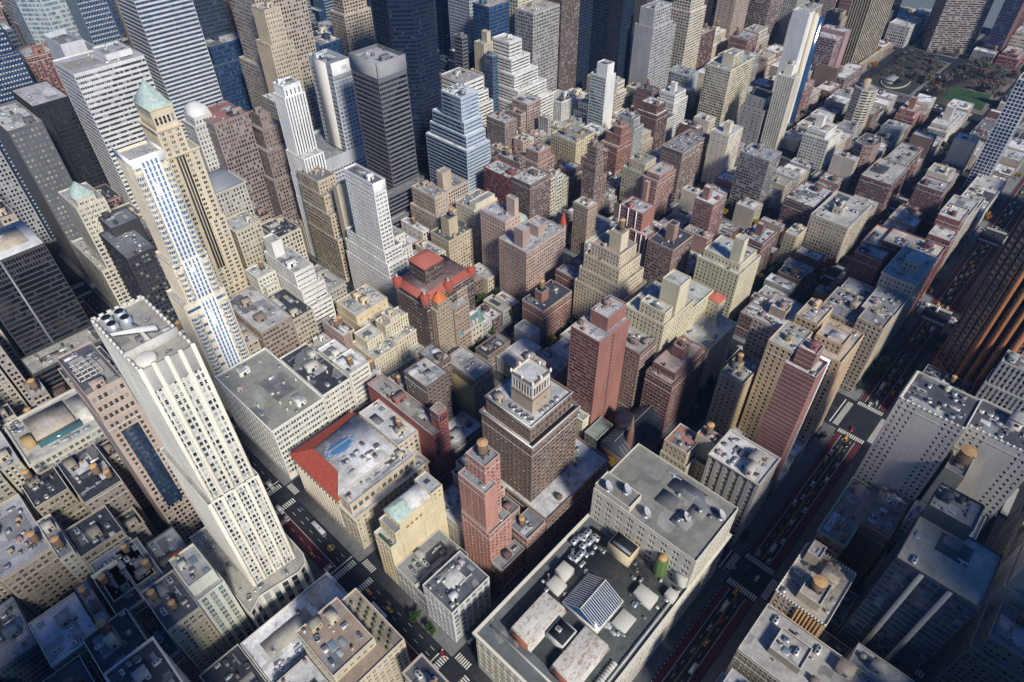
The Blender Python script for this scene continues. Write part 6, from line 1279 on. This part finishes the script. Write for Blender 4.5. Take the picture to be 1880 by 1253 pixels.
def vehicle(kind,x,y,rz,where,state='',full=None):
    if not inview(x,y,0,0,0) or NV[0]>285: return
    # skip what stands wholly behind buildings
    e=np.array([x,y,1.5]);hid=False
    for t in np.linspace(.03,.6,60):
        q=e+(CAM-e)*t
        if any(o[0]<q[0]<o[1] and o[2]<q[1]<o[3] and q[2]<h for o,h in zip(OCC,OCCH)): hid=True;break
    if hid: return
    NV[0]+=1
    d=math.dist((x,y,0),tuple(CAM));full=d<520 if full is None else full
    if kind=='taxi': cn,c='yellow',(.72,.36,.02)
    elif kind=='bus': cn,c='white',(.62,.63,.65)
    elif kind=='truck': cn,c='white',(.60,.60,.58)
    else: cn,c=R.choice(PAINT)
    nm={'taxi':'taxi','car':'car','bus':'bus','truck':'box_truck'}[kind]
    r=bpy.data.objects.new(nm,None);COL.objects.link(r);r.location=(x,y,.01);r.rotation_euler=(0,0,rz);r.empty_display_size=1
    core={'taxi':'yellow taxi','car':f'{cn} car','bus':'long white bus','truck':'white box truck'}[kind]+' '+state+where
    tag(r,autolabel((x,y,1),core),nm.replace('_',' '),{'taxi':'taxis','car':'cars on the streets','bus':'buses','truck':'trucks'}[kind])
    if kind in('taxi','car'):
        link('body',VM['body'],r,c);link('windows',VM['glass'],r)
        if kind=='taxi' and full: link('roof_sign',VM['sign'],r)
        wl=[(1.35,.8),(1.35,-.8),(-1.35,.8),(-1.35,-.8)]
    elif kind=='bus':
        link('body',VM['bus'],r,c);link('windows',VM['busglass'],r);link('roof_unit',VM['unit'],r,(.5,.5,.5));wl=[(4,1.15),(4,-1.15),(-3.6,1.15),(-3.6,-1.15)]
    else:
        link('body',VM['truck'],r,c);link('chassis',VM['trim'],r);wl=[(2.4,1),(2.4,-1),(-2,1),(-2,-1)]
    if full:
        for a,b in wl: link('wheel',VM['wheel'],r,None,(a,b,.34),0,(1.35,)*3 if kind in('bus','truck') else None)
def unproj(X,Y):
    d=RX*((X-940)/1218.03)-UP*((Y-626.5)/1218.03)+FW;t=-CAM[2]/d[2];p=CAM+d*t;return p[0],p[1]
D=-math.pi/2
for k,u,v in (('taxi',-6.8,196),('taxi',3.1,192),('taxi',1.5,153.5),('taxi',2.8,137),('bus',5.5,207),('bus',-2.9+1,146-6),('truck',2.6,256),('truck',-3,236),('car',6.5,98),('car',-3.4,228),('car',6.9,228)):
    vehicle(k,u,v,D,'on the broad red-laned avenue')
used=[]
def spot(u,v,m=6.5):
    if any(abs(u-a)<m and abs(v-b)<2.4 or abs(v-b)<m and abs(u-a)<2.4 for a,b in used): return False
    used.append((u,v));return True
# the wide cross street
for u in np.arange(30,820,7.5):
    if any(abs(u-x)<13 for x in AU.values()) and R.random()<.8: continue
    for lane,rz in((1.5,math.pi),(3.6,math.pi),(-1.5,0),(-3.6,0),(6.8,math.pi),(-6.8,0)):
        if R.random()<(.52 if abs(lane)<5 else .10)*(1.3 if u>300 else .9):
            uu=u+R.uniform(-1.5,1.5)
            if spot(uu,SV[34]+lane,7):
                k=R.choices(['car','taxi','bus','truck'],[8,1.6,0,1])[0]
                vehicle(k,uu,SV[34]+lane,rz,'on the wide cross street')
for u,l,rz in ((78,-6.7,0),(205,-5.8,0),(335,6.7,math.pi),(420,6.7,math.pi)): 
    if spot(u,SV[34]+l,12): vehicle('bus',u,SV[34]+l,rz,'on the wide cross street')
# other avenues and side streets
for a in('madison','park','lex','third','second'):
    for v in np.arange(-60,470,8.):
        if any(abs(v-s)<9 for s in SV.values()): continue
        for lane in((-5.8,-2,2,5.8) if a!='park' else (-11,-6,6,11)):
            if R.random()<.2: vehicle(R.choices(['car','taxi','truck'],[7,2,1])[0],AU[a]+lane,v+R.uniform(-1,1),(math.pi/2 if (a!='park' or lane>0) else D),{'madison':'on the second avenue','park':'beside the planted median avenue','lex':'on the third avenue from the left','third':'on the avenue by the podium','second':'on the avenue beside the park'}[a])
for k in range(35,40):
    for u in np.arange(22,860,6.2):
        if any(abs(u-x)<16 for x in AU.values()): continue
        for lane,p in((-4.1,.2),(4.1,.2),(0,.05)):
            if R.random()<p: vehicle(R.choices(['car','taxi','truck'],[9,.5,.6])[0],u,SV[k]+lane,0,'on a narrow side street','parked ' if lane else '')
# ---------------------------------------------------------------- trees
def leafball(n,rx,rz,seed):
    r=random.Random(seed);b=MB();q=[]
    cl=[(r.gauss(0,.42)*rx,r.gauss(0,.42)*rx,r.uniform(-.75,.8)*rz) for _ in range(13)]
    for _ in range(n):
        c=r.choice(cl);d=Vector((r.gauss(0,1),r.gauss(0,1),r.gauss(0,1))).normalized()*r.uniform(.15,.42)*rx
        p=Vector(c)+d;a=Vector((r.gauss(0,1),r.gauss(0,1),r.gauss(0,1))).normalized();e=a.orthogonal().normalized()*r.uniform(.2,.42);f=e.cross(a).normalized()*r.uniform(.2,.42)
        q.append([tuple(p-e-f),tuple(p+e-f),tuple(p+e+f),tuple(p-e+f)])
    b.quads(q);return b.data('crown',['foliage'])
CROWN=[leafball(520,3.2,2.6,s) for s in range(4)]
def trunkmesh():
    b=MB();b.tube((0,0,0),(0,0,4),.28,8,0,.18)
    for k in range(5):
        a=k*1.26;b.tube((0,0,3+.2*k),(1.7*math.cos(a),1.7*math.sin(a),5.6),.12,5,0,.04)
    return b.data('trunk',['bark'])
TRUNK=trunkmesh()
def bare(seed):
    r=random.Random(seed);b=MB()
    def br(p,d,L,ra,n):
        q=p+d*L;b.tube(p,q,ra,5,0,ra*.6)
        if n==0: return
        for _ in range(4 if n>2 else 3):
            e=(d+Vector((r.gauss(0,.6),r.gauss(0,.6),r.gauss(.05,.35)))).normalized();br(q,e,L*r.uniform(.6,.8),ra*.55,n-1)
    br(Vector((0,0,0)),Vector((0,0,1)),3,.26,4);return b.data('branches',['bark'])
BARE=[bare(s) for s in (1,2,3)]
TCOL={'green':(.045,.085,.03),'dark green':(.025,.05,.03),'yellow':(.36,.26,.03),'orange':(.33,.14,.025),'brown':(.12,.085,.055)}
def tree(x,y,col,s=1.,where='beside the street'):
    if not inview(x,y,4,20,20): return
    t=bpy.data.objects.new('street_tree',None);COL.objects.link(t);t.location=(x,y,.15);t.rotation_euler=(0,0,R.uniform(0,6));t.scale=(s,)*3
    tag(t,autolabel((x,y,6),f'{col} leaved tree {where}'),'tree','street and yard trees')
    link('trunk',TRUNK,t);c=TCOL[col];j=R.uniform(.8,1.25);link('crown',R.choice(CROWN),t,tuple(v*j for v in c),(0,0,6))
def baretree(x,y,s=1.):
    if not inview(x,y,4,20,20): return
    t=bpy.data.objects.new('bare_tree',None);COL.objects.link(t);t.location=(x,y,.1);t.rotation_euler=(0,0,R.uniform(0,6));t.scale=(s,)*3
    tag(t,autolabel((x,y,6),'bare brown tree in the park'),'tree','bare park trees');link('trunk',R.choice(BARE),t)
    if R.random()<.6: link('crown',R.choice(CROWN),t,tuple(v*R.uniform(.7,1.2) for v in (.17,.15,.135)),(0,0,6.5),0,(.9,.9,.7))
for X,Y,c,s in ((765,1140,'green',.9),(793,1164,'green',.9),(935,586,'green',1.4),(1515,500,'orange',1.7),(1500,512,'orange',1.3),(1430,612,'yellow',1.2),(1416,606,'green',1.2),(1600,320,'yellow',.9),(1560,150,'yellow',1.5),(1600,128,'orange',1.3),(1265,412,'yellow',1.4),(1290,420,'green',1.2),(1100,300,'dark green',1.5),(1720,640,'dark green',1.6),(1735,660,'dark green',1.6),(1700,650,'dark green',1.4),(1610,690,'dark green',1.7),(1600,700,'dark green',1.4),(1660,650,'brown',1.5),(1565,580,'dark green',1.8),(1420,520,'dark green',1.8),(1400,530,'green',1.6),(1430,505,'green',1.5),(1300,715,'dark green',1.5),(1310,728,'dark green',1.4),(1285,735,'dark green',1.3),(1350,690,'yellow',.9),(1395,650,'dark green',1.2),(880,640,'brown',1.2),(870,655,'brown',1.1),(1750,450,'dark green',1.5),(1765,430,'dark green',1.5),(1690,430,'dark green',1.4),(1120,855,'yellow',.8),(1060,600,'green',1.2),(1490,560,'dark green',1.5),(1180,470,'brown',1.1),(1370,440,'brown',1.4)):
    x,y=unproj(X,Y);tree(x,y,c,s)
for (i,k,u0,u1,v0,v1) in BLOCKS:
    if i in(2,3,4,5) and k<38:
        n=0
        for _ in range(60):
            x=R.uniform(u0,u1);y=(v0+v1)/2+R.uniform(-7,7)
            if n<4 and free((x-2,x+2,y-2,y+2),.2):
                OCC.append((x-3,x+3,y-3,y+3));OCCH.append(0);tree(x,y,R.choices(['green','dark green','yellow','brown','orange'],[3,4,1,2,.6])[0],R.uniform(.9,1.4),'in a back yard');n+=1
        for x in np.arange(u0+8,u1,26):
            if R.random()<.6: tree(x+R.uniform(-5,5),v0-2.6,R.choices(['green','dark green','yellow','brown','orange'],[2,3,1.4,3,.5])[0],R.uniform(.8,1.15),'on a side street pavement')
m_flat('tan_stone',(.34,.29,.22),.8,.25,.3)
# ---------------------------------------------------------------- park, playground, tunnel plaza
g=MB();g.box(898,1050,88,158,0,.15,0);tag(g.build('park_ground','park_soil'),kind='structure')
g=MB();g.poly([(909,93,.17),(971,98,.17),(966,146,.17),(922,143,.17)]);tag(g.build('park_lawn','lawn'),kind='structure')
for _ in range(120):
    x=R.uniform(900,1048);y=R.uniform(90,156)
    if 905<x<972 and 91<y<147: continue
    baretree(x,y,R.uniform(1.3,2.0))
for _ in range(50): baretree(R.uniform(940,1045),R.uniform(168,232),R.uniform(1.,1.5))
for _ in range(12): baretree(R.uniform(1055,1110),R.uniform(90,210),R.uniform(1.,1.5))
g=MB()
for x,y in((930,150),(945,149),(950,120)): g.tube((x,y,0),(x,y,9),.15);
g=MB()
n=26;o_=[(934+30*math.cos(t*math.pi*2/n),206+17*math.sin(t*math.pi*2/n)) for t in range(n)];i_=[(934+28.6*math.cos(t*math.pi*2/n),206+15.6*math.sin(t*math.pi*2/n)) for t in range(n)]
for t in range(n-5):
    a,b=t,(t+1)%n;g.mesh([(*o_[a],.1),(*o_[b],.1),(*o_[b],1.8),(*o_[a],1.8),(*i_[a],.1),(*i_[b],.1),(*i_[b],1.8),(*i_[a],1.8)],[(0,1,2,3),(5,4,7,6),(3,2,6,7)])
o=g.build('tunnel_ramp_wall','tan_stone');tag(o,'pale oval retaining wall around the tunnel mouth','wall')
g=MB();g.box(922,946,206,218,.02,4.2,0);g.box(921.9,946.1,205.8,206.1,.2,3.9,1);g.box(924,944,199,205.7,.02,.2,1);g.box(921,947,205,219,4.2,4.6,2);o=g.build('tunnel_portal',['pale_trim','black_tar','grey_trim']);tag(o,'dark square tunnel mouth inside the oval wall','tunnel mouth')
marks('plaza_marking',[(850+5*i,853+5*i,172,197) for i in range(10)],'concrete',.02)
marks('lane_line',[(846,905,171,171.4),(846,905,197.6,198)],'road_paint',.03)
for i in range(16): vehicle(R.choice(['car','car','taxi']),R.uniform(875,990),R.uniform(164,170),R.choice((0,math.pi)),'on the tunnel approach')
print('FILL',CNT,'WINDOWS',NWIN[0],'OBJECTS',len(bpy.data.objects))

# ---------------------------------------------------------------- thin blue air between the near and the far blocks
hm=bpy.data.materials.new('haze');hm.use_nodes=True;ht=hm.node_tree;ht.nodes.clear()
ho=ht.nodes.new('ShaderNodeOutputMaterial');hv=ht.nodes.new('ShaderNodeVolumePrincipled')
hv.inputs['Density'].default_value=.00006;hv.inputs['Color'].default_value=(.40,.62,.98,1);hv.inputs['Anisotropy'].default_value=.2
ht.links.new(hv.outputs[0],ho.inputs['Volume']);MATS['haze']=hm
g=MB();g.box(-2400,4400,-1400,3400,-2,460,0,True);o=g.build('haze','haze');tag(o,kind='stuff')
